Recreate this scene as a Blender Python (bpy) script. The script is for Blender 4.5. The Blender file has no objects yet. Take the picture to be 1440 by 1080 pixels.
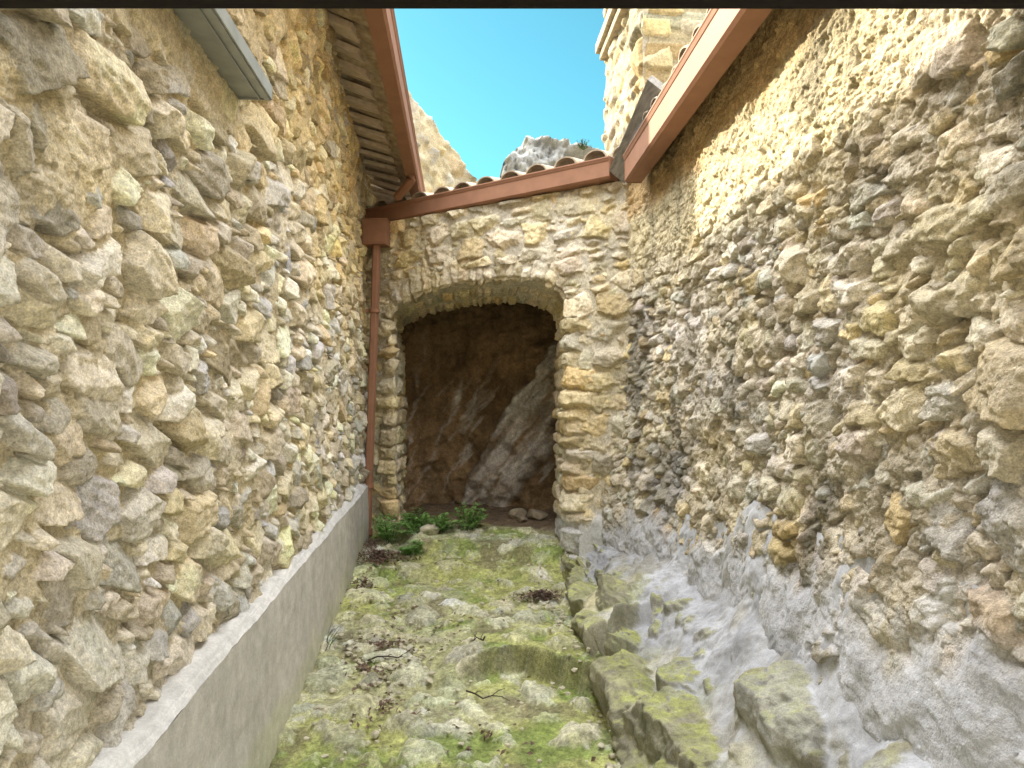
import bpy, bmesh, math, random
import numpy as np
from mathutils import Vector, Matrix

R = math.radians
EYE = 1.65                       # camera height; shapes below are laid out relative to eye level
scene = bpy.context.scene
COL = scene.collection

# ------------------------------------------------------------------ noise
def _tab(seed):
    return np.random.RandomState(seed).rand(256, 256).astype(np.float32) * 2 - 1

def vnoise(U, V, scale, seed):
    t = _tab(seed)
    x = U / scale + 37.3; y = V / scale + 91.7
    ix = np.floor(x).astype(np.int64); iy = np.floor(y).astype(np.int64)
    fx = (x - ix); fy = (y - iy)
    fx = fx * fx * fx * (fx * (fx * 6 - 15) + 10); fy = fy * fy * fy * (fy * (fy * 6 - 15) + 10)
    x0 = ix & 255; x1 = (ix + 1) & 255; y0 = iy & 255; y1 = (iy + 1) & 255
    a = t[y0, x0] * (1 - fx) + t[y0, x1] * fx
    b = t[y1, x0] * (1 - fx) + t[y1, x1] * fx
    return a * (1 - fy) + b * fy

def fbm(U, V, scale, octaves=4, seed=0, gain=.5):
    out = 0; amp = 1; tot = 0
    for k in range(octaves):
        out = out + amp * vnoise(U, V, scale / 2 ** k, seed + 17 * k)
        tot += amp; amp *= gain
    return out / tot * 1.5

def ridged(U, V, scale, octaves=3, seed=0):
    out = 0; amp = 1; tot = 0
    for k in range(octaves):
        out = out + amp * (1 - np.abs(vnoise(U, V, scale / 2 ** k, seed + 13 * k)) * 2)
        tot += amp; amp *= .5
    return out / tot

def sstep(a, b, x):
    t = np.clip((x - a) / (b - a), 0, 1)
    return t * t * (3 - 2 * t)

def lerp(a, b, t):
    return a + (b - a) * t

# ------------------------------------------------------------------ materials
def new_mat(name):
    m = bpy.data.materials.new(name); m.use_nodes = True
    nt = m.node_tree
    return m, nt, nt.nodes['Principled BSDF']

def N(nt, kind, **kw):
    n = nt.nodes.new(kind)
    for k, v in kw.items():
        if k in n.inputs: n.inputs[k].default_value = v
        else: setattr(n, k, v)
    return n

def masonry_mat(name, bump=.6, dist=.006, rough=.92, fine=70.0, var=(.60, 1.30), pits=True, grain=.24):
    """stone whose colour comes from the stones themselves (attribute 'col'), with fine grain on top"""
    m, nt, b = new_mat(name)
    L = nt.links.new
    at = N(nt, 'ShaderNodeAttribute', attribute_name='col')
    geo = N(nt, 'ShaderNodeNewGeometry')
    n1 = N(nt, 'ShaderNodeTexNoise', Scale=fine, Detail=8.0, Roughness=.68)
    n2 = N(nt, 'ShaderNodeTexNoise', Scale=fine * .18, Detail=5.0, Roughness=.6)
    n3 = N(nt, 'ShaderNodeTexNoise', Scale=fine * 3.5, Detail=3.0, Roughness=.6)
    for n in (n1, n2, n3): L(geo.outputs['Position'], n.inputs['Vector'])
    r1 = N(nt, 'ShaderNodeMapRange'); r1.inputs['From Min'].default_value = .3; r1.inputs['From Max'].default_value = .7
    r1.inputs['To Min'].default_value = var[0]; r1.inputs['To Max'].default_value = var[1]
    L(n1.outputs['Fac'], r1.inputs['Value'])
    r2 = N(nt, 'ShaderNodeMapRange'); r2.inputs['From Min'].default_value = .3; r2.inputs['From Max'].default_value = .7
    r2.inputs['To Min'].default_value = .85; r2.inputs['To Max'].default_value = 1.12
    L(n2.outputs['Fac'], r2.inputs['Value'])
    r3 = N(nt, 'ShaderNodeMapRange'); r3.inputs['From Min'].default_value = .32; r3.inputs['From Max'].default_value = .68
    r3.inputs['To Min'].default_value = 1 - grain; r3.inputs['To Max'].default_value = 1 + grain
    L(n3.outputs['Fac'], r3.inputs['Value'])
    mu0 = N(nt, 'ShaderNodeMath', operation='MULTIPLY'); L(r1.outputs[0], mu0.inputs[0]); L(r3.outputs[0], mu0.inputs[1])
    mu = N(nt, 'ShaderNodeMath', operation='MULTIPLY'); L(mu0.outputs[0], mu.inputs[0]); L(r2.outputs[0], mu.inputs[1])
    sa = N(nt, 'ShaderNodeAttribute', attribute_name='smooth')
    gk = N(nt, 'ShaderNodeMapRange'); gk.inputs['To Min'].default_value = 0; gk.inputs['To Max'].default_value = .40; L(sa.outputs['Fac'], gk.inputs['Value'])
    gm = N(nt, 'ShaderNodeMix', data_type='FLOAT'); L(gk.outputs[0], gm.inputs['Factor']); L(mu.outputs[0], gm.inputs['A']); gm.inputs['B'].default_value = 1.0
    vm = N(nt, 'ShaderNodeVectorMath', operation='SCALE'); L(at.outputs['Color'], vm.inputs[0]); L(gm.outputs['Result'], vm.inputs['Scale'])
    L(vm.outputs[0], b.inputs['Base Color'])
    b.inputs['Roughness'].default_value = rough
    b.inputs['Specular IOR Level'].default_value = .25
    hsum = N(nt, 'ShaderNodeMath', operation='MULTIPLY_ADD'); hsum.inputs[1].default_value = .35
    L(n3.outputs['Fac'], hsum.inputs[0]); L(n1.outputs['Fac'], hsum.inputs[2])
    h = hsum.outputs[0]
    if pits:
        vo = N(nt, 'ShaderNodeTexVoronoi', Scale=fine * 1.3); L(geo.outputs['Position'], vo.inputs['Vector'])
        pr = N(nt, 'ShaderNodeMapRange'); pr.inputs['From Max'].default_value = .35; pr.inputs['To Min'].default_value = -.35; pr.inputs['To Max'].default_value = 0
        L(vo.outputs['Distance'], pr.inputs['Value'])
        ad = N(nt, 'ShaderNodeMath', operation='ADD'); L(h, ad.inputs[0]); L(pr.outputs[0], ad.inputs[1]); h = ad.outputs[0]
    bp = N(nt, 'ShaderNodeBump', Strength=bump, Distance=dist); L(h, bp.inputs['Height'])
    bs = N(nt, 'ShaderNodeMapRange'); bs.inputs['To Min'].default_value = bump; bs.inputs['To Max'].default_value = bump * .7
    L(sa.outputs['Fac'], bs.inputs['Value']); L(bs.outputs[0], bp.inputs['Strength'])
    L(bp.outputs['Normal'], b.inputs['Normal'])
    return m

def plain_mat(name, c, rough=.6, metal=0., nscale=25, var=.25, bump=.2, dist=.003, spec=.5, stretch=None, c2=None):
    m, nt, b = new_mat(name); L = nt.links.new
    tc = N(nt, 'ShaderNodeTexCoord')
    n = N(nt, 'ShaderNodeTexNoise', Scale=nscale, Detail=7.0, Roughness=.62)
    if stretch:
        mp = N(nt, 'ShaderNodeMapping'); mp.inputs['Scale'].default_value = stretch
        L(tc.outputs['Object'], mp.inputs['Vector']); L(mp.outputs[0], n.inputs['Vector'])
    else:
        L(tc.outputs['Object'], n.inputs['Vector'])
    mr = N(nt, 'ShaderNodeMapRange'); mr.inputs['From Min'].default_value = .3; mr.inputs['From Max'].default_value = .7
    L(n.outputs['Fac'], mr.inputs['Value'])
    mx = N(nt, 'ShaderNodeMix', data_type='RGBA')
    mx.inputs['A'].default_value = (*[v * (1 - var) for v in c], 1)
    cc = c2 or [min(1, v * (1 + var)) for v in c]
    mx.inputs['B'].default_value = (*cc, 1)
    L(mr.outputs[0], mx.inputs['Factor']); L(mx.outputs['Result'], b.inputs['Base Color'])
    b.inputs['Roughness'].default_value = rough; b.inputs['Metallic'].default_value = metal
    b.inputs['Specular IOR Level'].default_value = spec
    if bump:
        bp = N(nt, 'ShaderNodeBump', Strength=bump, Distance=dist); L(n.outputs['Fac'], bp.inputs['Height']); L(bp.outputs['Normal'], b.inputs['Normal'])
    return m

M_WALL = masonry_mat('rubble_stone', bump=.75, dist=.008, fine=60)
M_FINE = masonry_mat('dressed_rubble', bump=.6, dist=.007, fine=55)
M_ROUGH = masonry_mat('eroded_rubble', bump=.85, dist=.010, fine=55)
M_GROUND = masonry_mat('mossy_stone', bump=.75, dist=.008, fine=60, var=(.55, 1.32))
M_LEDGE = masonry_mat('mortared_rock', bump=.5, dist=.006, fine=60, var=(.74, 1.18), grain=.18)
M_CAVE = masonry_mat('cave_rock', bump=.7, dist=.012, fine=35, var=(.6, 1.25), pits=False)
M_CONC = masonry_mat('cement_render', bump=.35, dist=.004, fine=85, var=(.84, 1.10), grain=.10)
M_COPPER = plain_mat('copper_brown_paint', (.25, .128, .078), rough=.56, metal=.0, nscale=7, var=.12, bump=.05, dist=.002, spec=.09)
M_TILE = plain_mat('old_clay_tile', (.40, .29, .19), rough=.9, nscale=22, var=.4, bump=.4, dist=.004, c2=(.52, .44, .32))
M_SOFFIT = plain_mat('dusty_eave_tile', (.66, .53, .40), rough=.9, nscale=16, var=.3, bump=.4, dist=.004, c2=(.74, .64, .52))
M_BEAM = plain_mat('black_timber', (.005, .0025, .002), rough=.7, nscale=14, var=.5, bump=.4, dist=.004, stretch=(.25, 3, 3), spec=.2)  # near-black base colour includes the shade the beam hangs in
M_BOARD = plain_mat('grey_timber', (.10, .085, .07), rough=.85, nscale=14, var=.5, bump=.5, dist=.004, stretch=(3, .3, 3), c2=(.17, .15, .13))
M_PLANK = plain_mat('silvered_timber', (.22, .20, .18), rough=.85, nscale=14, var=.4, bump=.5, dist=.004, stretch=(3, .3, 3), c2=(.34, .32, .29))
M_BED = plain_mat('pale_bedding_mortar', (.58, .52, .42), rough=.95, nscale=30, var=.15, bump=.5, dist=.004)
M_ZINC = plain_mat('zinc_sheet', (.30, .31, .29), rough=.5, metal=.3, nscale=8, var=.22, bump=.12, dist=.002)
M_LEAF = plain_mat('fern_leaf', (.11, .27, .055), rough=.5, nscale=30, var=.4, bump=0, c2=(.28, .48, .12))
M_STEM = plain_mat('plant_stem', (.06, .10, .03), rough=.7, nscale=20, var=.3, bump=0)
M_LITTER = plain_mat('dead_leaf', (.085, .045, .028), rough=.85, nscale=14, var=.5, bump=.1, c2=(.20, .125, .085))
M_TWIG = plain_mat('dry_twig', (.035, .024, .018), rough=.9, nscale=30, var=.4, bump=.2)
M_SCRUB = plain_mat('scrub_leaf', (.05, .07, .025), rough=.8, nscale=20, var=.4, bump=0)

# ------------------------------------------------------------------ object helpers
def tag(o, label=None, cat=None, group=None, kind=None):
    if label: o['label'] = label
    if cat: o['category'] = cat
    if group: o['group'] = group
    if kind: o['kind'] = kind
    return o

def empty(name, loc):
    o = bpy.data.objects.new(name, None); COL.objects.link(o)
    o.location = (loc[0], loc[1], loc[2] + EYE); o.empty_display_size = .1
    return o

def link(name, me, mat, parent=None):
    """link a mesh whose vertices are in eye-relative world space, putting its origin at its base"""
    n = len(me.vertices)
    co = np.empty(n * 3, np.float32); me.vertices.foreach_get('co', co); co = co.reshape(-1, 3)
    c = np.array([(co[:, 0].min() + co[:, 0].max()) / 2, (co[:, 1].min() + co[:, 1].max()) / 2, co[:, 2].min()])
    me.vertices.foreach_set('co', (co - c).astype(np.float32).ravel()); me.update()
    o = bpy.data.objects.new(name, me); COL.objects.link(o)
    me.materials.append(mat)
    loc = Vector((c[0], c[1], c[2] + EYE))
    if parent is not None:
        o.parent = parent
        pl = Vector(parent.location); p = parent.parent
        while p is not None: pl += Vector(p.location); p = p.parent
        loc -= pl
    o.location = loc
    return o

def mesh_np(name, verts, quads, col=None, smooth=True):
    me = bpy.data.meshes.new(name)
    me.vertices.add(len(verts)); me.vertices.foreach_set('co', np.ascontiguousarray(verts, np.float32).ravel())
    nq = len(quads)
    me.loops.add(nq * 4); me.loops.foreach_set('vertex_index', np.ascontiguousarray(quads, np.int32).ravel())
    me.polygons.add(nq); me.polygons.foreach_set('loop_start', np.arange(0, nq * 4, 4, dtype=np.int32))
    me.update(calc_edges=True)
    if smooth: me.polygons.foreach_set('use_smooth', np.ones(nq, bool))
    if col is not None:
        a = me.attributes.new('col', 'FLOAT_COLOR', 'POINT')
        rgba = np.ones((len(verts), 4), np.float32); rgba[:, :3] = col
        a.data.foreach_set('color', rgba.ravel())
    return me

def grid_quads(ny, nx, off=0):
    i = np.arange(ny * nx).reshape(ny, nx) + off
    return np.stack([i[:-1, :-1], i[:-1, 1:], i[1:, 1:], i[1:, :-1]], -1).reshape(-1, 4)

def sheet(name, P, col, fmask=None, back=None, flip=False):
    """grid of points -> (verts, quads, col); optional face mask; optional back vector that closes it into a solid"""
    ny, nx = P.shape[:2]
    v = P.reshape(-1, 3); c = col.reshape(-1, 3); q = grid_quads(ny, nx)
    if fmask is not None:
        q = q[fmask.reshape(-1)]
    if back is not None:
        i = np.arange(ny * nx).reshape(ny, nx)
        # a coarse back sheet, stitched along the border by re-using border rows
        loop = np.concatenate([i[0, :-1], i[:-1, -1], i[-1, :0:-1], i[:0:-1, 0]])
        n0 = len(v)
        bv = v[loop] + np.array(back)
        cen = bv.mean(0, keepdims=True)
        m = len(loop); k = np.arange(m); k2 = (k + 1) % m
        side = np.stack([loop[k2], loop[k], n0 + k, n0 + k2], -1)
        kk = k[::2]
        backq = np.stack([n0 + (kk + 1) % m, n0 + kk, np.full(len(kk), n0 + m), n0 + (kk + 2) % m], -1)
        v = np.concatenate([v, bv, cen]); c = np.concatenate([c, c[loop], c[loop].mean(0, keepdims=True)])
        q = np.concatenate([q, side, backq])
    if flip: q = q[:, ::-1]
    used = np.unique(q); remap = np.full(len(v), -1); remap[used] = np.arange(len(used))
    return v[used], remap[q], c[used]

def join_sheets(parts):
    vs, qs, cs = [], [], []; off = 0
    for v, q, c in parts:
        vs.append(v); qs.append(q + off); cs.append(c); off += len(v)
    return np.concatenate(vs), np.concatenate(qs), np.concatenate(cs)

def put_sheets(name, parts, mat, parent=None):
    v, q, c = join_sheets(parts)
    return link(name, mesh_np(name, v, q, c), mat, parent)

def mark_smooth(o):
    me = o.data; n = len(me.vertices); c = np.empty(n * 4, np.float32); me.attributes['col'].data.foreach_get('color', c); c = c.reshape(-1, 4)
    a = me.attributes.new('smooth', 'FLOAT', 'POINT'); a.data.foreach_set('value', sstep(.86, .97, c[:, 2] / (c[:, 0] + 1e-6)).astype(np.float32))

def bm_out(name, bm, mat, parent=None, smooth=False):
    bmesh.ops.recalc_face_normals(bm, faces=bm.faces)
    me = bpy.data.meshes.new(name); bm.to_mesh(me); bm.free()
    if smooth:
        me.polygons.foreach_set('use_smooth', np.ones(len(me.polygons), bool))
        try: me.set_sharp_from_angle(angle=R(40))
        except Exception: pass
    return link(name, me, mat, parent)

def box(bm, c, s, rot=None, bevel=0.):
    M = Matrix.Translation(c) @ (rot.to_4x4() if rot else Matrix()) @ Matrix.Diagonal((s[0], s[1], s[2], 1))
    r = bmesh.ops.create_cube(bm, size=1, matrix=M)
    if bevel:
        es = list({e for v in r['verts'] for e in v.link_edges})
        bmesh.ops.bevel(bm, geom=es, offset=bevel, segments=2, affect='EDGES', profile=.6)

def tube(bm, pts, rad, seg=8, close=True):
    rings = []
    pts = [Vector(p) for p in pts]
    for i, p in enumerate(pts):
        d = (pts[min(i + 1, len(pts) - 1)] - pts[max(i - 1, 0)]).normalized()
        up = Vector((0, 0, 1)) if abs(d.z) < .9 else Vector((1, 0, 0))
        a = d.cross(up).normalized(); b = a.cross(d)
        r = rad[i] if isinstance(rad, (list, tuple)) else rad
        rings.append([bm.verts.new(p + a * r * math.cos(t * 2 * math.pi / seg) + b * r * math.sin(t * 2 * math.pi / seg)) for t in range(seg)])
    for r0, r1 in zip(rings, rings[1:]):
        for k in range(seg):
            bm.faces.new((r0[k], r0[(k + 1) % seg], r1[(k + 1) % seg], r1[k]))
    if close:
        bm.faces.new(rings[0][::-1]); bm.faces.new(rings[-1])

# ------------------------------------------------------------------ rubble masonry
def pack(u0, u1, v0, v1, classes, seed, rot=.18, limit=None):
    """throw stones of falling size into the wall until it is full"""
    rs = np.random.RandomState(seed); c = .015
    nu = int((u1 - u0) / c) + 1; nv = int((v1 - v0) / c) + 1
    occ = np.zeros((nv, nu), bool); out = []
    for (a0, a1, b0, b1, tries, ov) in classes:
        for _ in range(tries):
            cu = rs.uniform(u0, u1); cv = rs.uniform(v0, v1)
            if limit is not None and not limit(cu, cv): continue
            a = rs.uniform(a0, a1); b = min(rs.uniform(b0, b1), a)
            r = rs.normal(0, rot)
            i0 = max(0, int((cu - a - u0) / c)); i1 = min(nu, int((cu + a - u0) / c) + 2)
            j0 = max(0, int((cv - a - v0) / c)); j1 = min(nv, int((cv + a - v0) / c) + 2)
            if i1 <= i0 or j1 <= j0: continue
            jj, ii = np.mgrid[j0:j1, i0:i1]
            du = ii * c + u0 - cu; dv = jj * c + v0 - cv
            pu = (du * math.cos(r) + dv * math.sin(r)) / a; pv = (-du * math.sin(r) + dv * math.cos(r)) / b
            m = (np.abs(pu) ** 3 + np.abs(pv) ** 3) < 1
            tot = m.sum()
            if tot < 2: continue
            if (occ[j0:j1, i0:i1] & m).sum() / tot > ov: continue
            occ[j0:j1, i0:i1] |= m
            out.append([cu, cv, a, b, r])
    return out

def lay(U, V, res, stones, mort, seed, t=(-.01, .05), tilt=.3, slope=(1.6, 4.5), boxy=.5, warp=.012, face=.004, soft=0., strata=.003):
    """height of the wall = the highest of the mortar bed and of each faceted stone set in it.
       returns height, stone id (-1 = mortar), how far the stone stands above the mortar"""
    ny, nx = U.shape; u0 = U[0, 0]; v0 = V[0, 0]
    wu = fbm(U, V, .07, 3, seed + 1) * warp; wv = fbm(U, V, .06, 3, seed + 2) * warp
    fn = fbm(U, V, .035, 3, seed + 3) * face
    H = mort.copy(); ID = np.full(H.shape, -1, np.int32)
    for k, st in enumerate(stones):
        cu, cv, a, b, r = st[:5]
        m = a * 1.35 + .02
        i0 = max(0, int((cu - m - u0) / res)); i1 = min(nx, int((cu + m - u0) / res) + 1)
        j0 = max(0, int((cv - m - v0) / res)); j1 = min(ny, int((cv + m - v0) / res) + 1)
        if i1 - i0 < 2 or j1 - j0 < 2: continue
        rs = np.random.RandomState((seed * 7919 + k * 31) % 4294967291)
        top = st[5] if len(st) > 5 else rs.uniform(*t)
        s = np.s_[j0:j1, i0:i1]
        du = U[s] - cu + wu[s]; dv = V[s] - cv + wv[s]
        pu = du * math.cos(r) + dv * math.sin(r); pv = -du * math.sin(r) + dv * math.cos(r)
        mn = min(a, b)
        gx, gy = rs.normal(0, tilt * .6), rs.normal(0, tilt)
        h = top + gx * pu + gy * pv
        for _ in range(rs.randint(1, 3)):                # a second and third cleavage face
            an = rs.uniform(0, 2 * math.pi); off = rs.uniform(-.1, .5) * mn
            h = np.minimum(h, top + .004 + (off - (pu * math.cos(an) + pv * math.sin(an))) * rs.uniform(.25, .8))
        if rs.rand() < boxy: angs = [0, .5 * math.pi, math.pi, 1.5 * math.pi]; nr = 3
        else: angs = [2 * math.pi * i / 5 + rs.uniform(-.3, .3) + .4 for i in range(5)]; nr = 2
        pl = [(an + rs.normal(0, .13), rs.uniform(.88, 1.04)) for an in angs] + [(rs.uniform(0, 2 * math.pi), rs.uniform(1.0, 1.25)) for _ in range(nr)]
        for an, rr in pl:
            q = (pu / a) * math.cos(an) + (pv / b) * math.sin(an)
            hk = (rr - q) * mn * rs.uniform(*slope) - .03
            if soft: h = -soft * np.log(np.exp(-np.clip(h / soft, -40, 40)) + np.exp(-np.clip(hk / soft, -40, 40)))
            else: h = np.minimum(h, hk)
        h = h + fn[s]
        if strata:
            ph = rs.uniform(0, 50)
            h = h + strata * vnoise(pu * .25 + ph, pv + .3 * pu + ph, .012, seed + 5)
        w = h > H[s]
        H[s] = np.where(w, h, H[s]); ID[s] = np.where(w, k, ID[s])
    return H, ID, H - mort

def stone_cols(ID, n, pal, mort, seed, U, V, wts=None, jit=.16):
    rs = np.random.RandomState(seed)
    pal = np.array(pal)
    pick = pal[rs.choice(len(pal), n + 1, p=wts)] * (1 + rs.normal(0, jit, (n + 1, 1))) * (1 + rs.normal(0, .016, (n + 1, 3)))
    pick = np.clip(pick, .05, .78)
    col = pick[np.maximum(ID, 0)]
    mo = np.array(mort) * (1 + .16 * fbm(U, V, .25, 4, seed + 9))[..., None]
    col = np.where((ID >= 0)[..., None], col, mo)
    bl = fbm(U, V, .12, 4, seed + 4)[..., None]
    och = fbm(U, V, .3, 3, seed + 6)[..., None]
    col = col * (1 + .14 * bl) * (1 + och * np.array([.03, 0, -.12]))
    return np.clip(col, .02, .75)

def uniform(u0, u1, v0, v1, res):
    u = np.arange(u0, u1 + res * .5, res); v = np.arange(v0, v1 + res * .5, res)
    return np.meshgrid(u, v)

# ------------------------------------------------------------------ ground line of the alley
def ground_z(x, y):
    x = np.asarray(x, float); y = np.asarray(y, float)
    z = -1.455 + .085 * (y - 3.0)
    rightness = sstep(-.24, .22, x + .05 * np.sin(y * 9))
    yr = 3.72 + .06 * np.sin(x * 7.0) - .10 * (x - .3) + .03 * fbm(x, y, .22, 2, 330)
    z = z + .14 * (sstep(yr - .032, yr + .032, y) - sstep(3.7, 5.0, y)) * rightness
    y2 = 5.36 - .05 * x + .03 * np.sin(x * 9)
    z = z + .055 * sstep(y2 - .045, y2 + .045, y)
    y3 = 5.70 - .25 * x + .05 * np.sin(x * 6 + 1)
    z = z + .085 * sstep(y3 - .05, y3 + .05, y) * sstep(-.50, -.36, x + .02 * np.sin(y * 30))
    z = z - .085 * sstep(6.0, 7.2, y) * (y - 6.0) * 0.9
    return z

# ------------------------------------------------------------------ LEFT WALL
def left_x(y, z):
    k = np.clip(.087 - .049 * (y - 4), -.10, .13)
    return -.83 + np.clip(z, -.2, 2.2) / 2.1 * k + .012 * np.sin(y * 1.7 + 1)

def grit(U, V, seed):
    """crumbly aggregate: small pebbles and pits"""
    return .0065 * np.abs(vnoise(U, V, .019, seed)) + .004 * np.abs(vnoise(U, V, .0095, seed + 1)) + .004 * fbm(U, V, .045, 3, seed + 2)

LW_CL = [(.085, .14, .050, .080, 900, .10), (.055, .095, .032, .055, 9000, .14), (.035, .06, .022, .036, 22000, .15), (.018, .034, .012, .021, 26000, .10)]
LW_ST = pack(.5, 7.6, -1.7, 2.2, LW_CL, 3, .30)
_rs = np.random.RandomState(5); LW = []
for s_ in LW_ST:
    y, z = s_[0], s_[1]
    flush = float(sstep(.5, 1.4, z + .22 * (y - 4)))
    tp = _rs.uniform(-.002, .041) * (1 - .4 * flush) * min(1.35, .5 + s_[3] * 10)
    if z < -.55 and y < 2.6: tp = min(tp, .015)
    LW.append(s_ + [tp])

def build_left_wall(y0, y1, res):
    U, V = uniform(y0, y1, -1.65, 2.10, res)
    full = sstep(-.25, .45, fbm(U, V, .45, 4, 13))           # where the pointing still stands almost flush
    mort = -.025 + .025 * full + fbm(U, V, .13, 3, 11) * .010 + grit(U, V, 50)
    mort -= .035 * sstep(.30, .60, fbm(U, V, .07, 2, 14))
    S = LW
    H, ID, D = lay(U, V, res, S, mort, 21, tilt=.30, slope=(2.6, 9), boxy=.45, warp=.007, face=.0045, strata=.0035)
    H = H + .0022 * ridged(U, V, .03, 3, 60) * (ID >= 0)
    pal = [(.66, .575, .41), (.60, .525, .38), (.56, .51, .41), (.51, .49, .445), (.64, .54, .36), (.74, .68, .55), (.50, .425, .305), (.62, .505, .31)]
    col = stone_cols(ID, len(S), pal, (.52, .445, .30), 31, U, V, [.2, .17, .14, .12, .12, .13, .05, .07], .20)
    warm = sstep(.4, 1.5, V + .25 * (U - 4) + .25 * fbm(U, V, .5, 3, 41))[..., None]  # warm bounce off the sunlit strip, tinted into the stone colour
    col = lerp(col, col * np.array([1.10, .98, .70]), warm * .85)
    gry = (sstep(2.9, 1.2, U + .5 * fbm(U, V, .6, 3, 42)) * (ID >= 0))[..., None]
    col = lerp(col, col.mean(-1, keepdims=True) * np.array([1.03, 1.0, .92]), gry * .45)
    low = sstep(-.35, -.8, V + .2 * fbm(U, V, .4, 3, 43))[..., None] * sstep(3.6, 2.0, U)[..., None]
    col = lerp(col, np.array([.52, .475, .385]) * (1 + .2 * fbm(U, V, .1, 4, 44))[..., None], low * .5)
    patch = sstep(.10, .03, np.abs(V - 1.00 + .03 * fbm(U, V, .2, 3, 46)) - .06) * sstep(2.75, 2.6, U + .03 * fbm(U, V, .15, 3, 47))
    H = lerp(H, .002 + .006 * fbm(U, V, .03, 3, 48) + H * .15, patch)
    col = lerp(col, np.array([.53, .455, .30]) * (1 + .16 * fbm(U, V, .1, 4, 49))[..., None], patch[..., None] * .6)
    H = np.where(V < -.66, np.minimum(H, lerp(.06, .020, sstep(-.66, -.74, V))), H)
    P = np.stack([left_x(U, V) + H, U, V - .40 * H], -1)
    return P, col

parts = []
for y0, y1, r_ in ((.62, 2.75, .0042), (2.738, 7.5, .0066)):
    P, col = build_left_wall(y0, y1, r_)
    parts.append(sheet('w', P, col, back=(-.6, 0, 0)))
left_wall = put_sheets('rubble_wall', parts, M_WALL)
tag(left_wall, 'rough rubble stone wall with jutting angular stones above a grey cement plinth', 'stone wall')

# cement plinth along its foot, with a splashed white mortar fillet on top
def build_plinth():
    y = np.arange(.6, 6.62, .018)
    top = np.interp(y, [.6, 1.83, 6.0, 6.7], [-.91, -.875, -.715, -.70]) + .010 * fbm(y, y * 0, .35, 3, 61)
    prof = np.concatenate([np.linspace(0, 1, 60), [1.0, 1.0, 1.0]])       # up the face
    YY, TT = np.meshgrid(y, np.linspace(0, 1, 62)); ZT = np.interp(YY, y, top)
    ZZ = lerp(-1.72 + 0 * YY, ZT, TT)
    X = -.783 + .012 * (1 - TT) + .007 * fbm(YY, ZZ, .5, 3, 62) + .002 * fbm(YY, ZZ, .04, 3, 63)
    face = np.stack([X, YY, ZZ], -1)
    blot = fbm(YY, ZZ, .5, 4, 64)[..., None]; run = fbm(YY * 4, ZZ, .35, 3, 65)[..., None]
    c1 = np.array([.52, .49, .445]) * (1 + .13 * blot + .10 * run)
    gr = sstep(.22, .0, ZZ - ground_z(YY * 0 - .7, YY) + .10 * fbm(YY, ZZ, .2, 3, 66))[..., None]
    c1 = lerp(c1, c1 * np.array([.92, .98, .72]), gr * .6)
    # fillet
    YF, SF = np.meshgrid(y, np.linspace(0, 1, 12)); ZF = np.interp(YF, y, top)
    n = fbm(YF, SF, .09, 3, 67)
    XF = np.interp(YF, y, X[-1]) - .036 * SF - .10 * sstep(.75, 1., SF)
    ZF2 = ZF + .010 * np.sin(SF * 1.57) + 0.034 * SF ** 1.2 * (1 + .8 * fbm(YF, SF * 0, .16, 3, 68)) + .005 * n
    fil = np.stack([XF, YF, ZF2], -1)
    c2 = np.array([.60, .585, .55]) * (1 + .10 * n[..., None])
    return [sheet('p', face, c1), sheet('f', fil, c2)]
pl = build_plinth()
plinth = put_sheets('plinth', [pl[0]], M_CONC, left_wall)
fillet = put_sheets('mortar_fillet', [pl[1]], M_CONC, plinth)

# ------------------------------------------------------------------ RIGHT WALL
def right_x(y, z):
    bend = .07 * sstep(4.3, 5.3, y) + .10 * sstep(4.0, 5.2, y) * sstep(.6, -.8, z)
    return 1.235 - .07 * sstep(-.2, -.9, z) - bend + .010 * np.sin(y * 2.1)

def smear_top(y):
    return np.interp(y, [.4, 1.3, 1.55, 1.95, 2.3, 2.65, 3.0, 3.4, 3.75, 4.5, 5.6],
                     [-.46, -.50, -.56, -.61, -.55, -.61, -.58, -.70, -.74, -.75, -.82])

def rows(u0, u1, v0, v1, seed):
    """rough courses of squarish stones with ragged beds"""
    rs = np.random.RandomState(seed); out = []; v = v0
    while v < v1:
        h = rs.uniform(.07, .14); u = u0 + rs.uniform(-.2, 0)
        while u < u1:
            w = rs.uniform(.09, .26)
            if rs.rand() < .80:
                sc = rs.uniform(.78, 1.0)
                out.append([u + w / 2, v + h / 2 + .035 * math.sin(u * 1.9 + v * 2.3) + rs.normal(0, .012), w / 2 * .97, min(w * .48, h / 2 * sc), rs.normal(.04, .10), rs.uniform(-.006, .036) * min(1.2, .6 + h * 4)])
            u += w
        v += h
    return out
RW_FIX = [[1.57, .045, .21, .095, .02, .060], [2.66, .52, .09, .065, .35, .05], [1.80, .90, .14, .075, .22, .03], [1.50, -.28, .18, .11, .1, .045], [1.42, .33, .16, .06, .05, .05]]
RW = list(RW_FIX) + [q for q in rows(.5, 5.7, -1.4, 1.65, 103) if all(abs(q[0] - f[0]) > f[2] + .03 or abs(q[1] - f[1]) > f[3] + .03 for f in RW_FIX)]
_rs = np.random.RandomState(105)
RW += [q + [_rs.uniform(-.012, .020)] for q in pack(.5, 5.7, -1.4, 1.65, [(.03, .055, .02, .035, 2600, .3), (.014, .03, .010, .02, 5000, .3)], 106, .3)]

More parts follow.
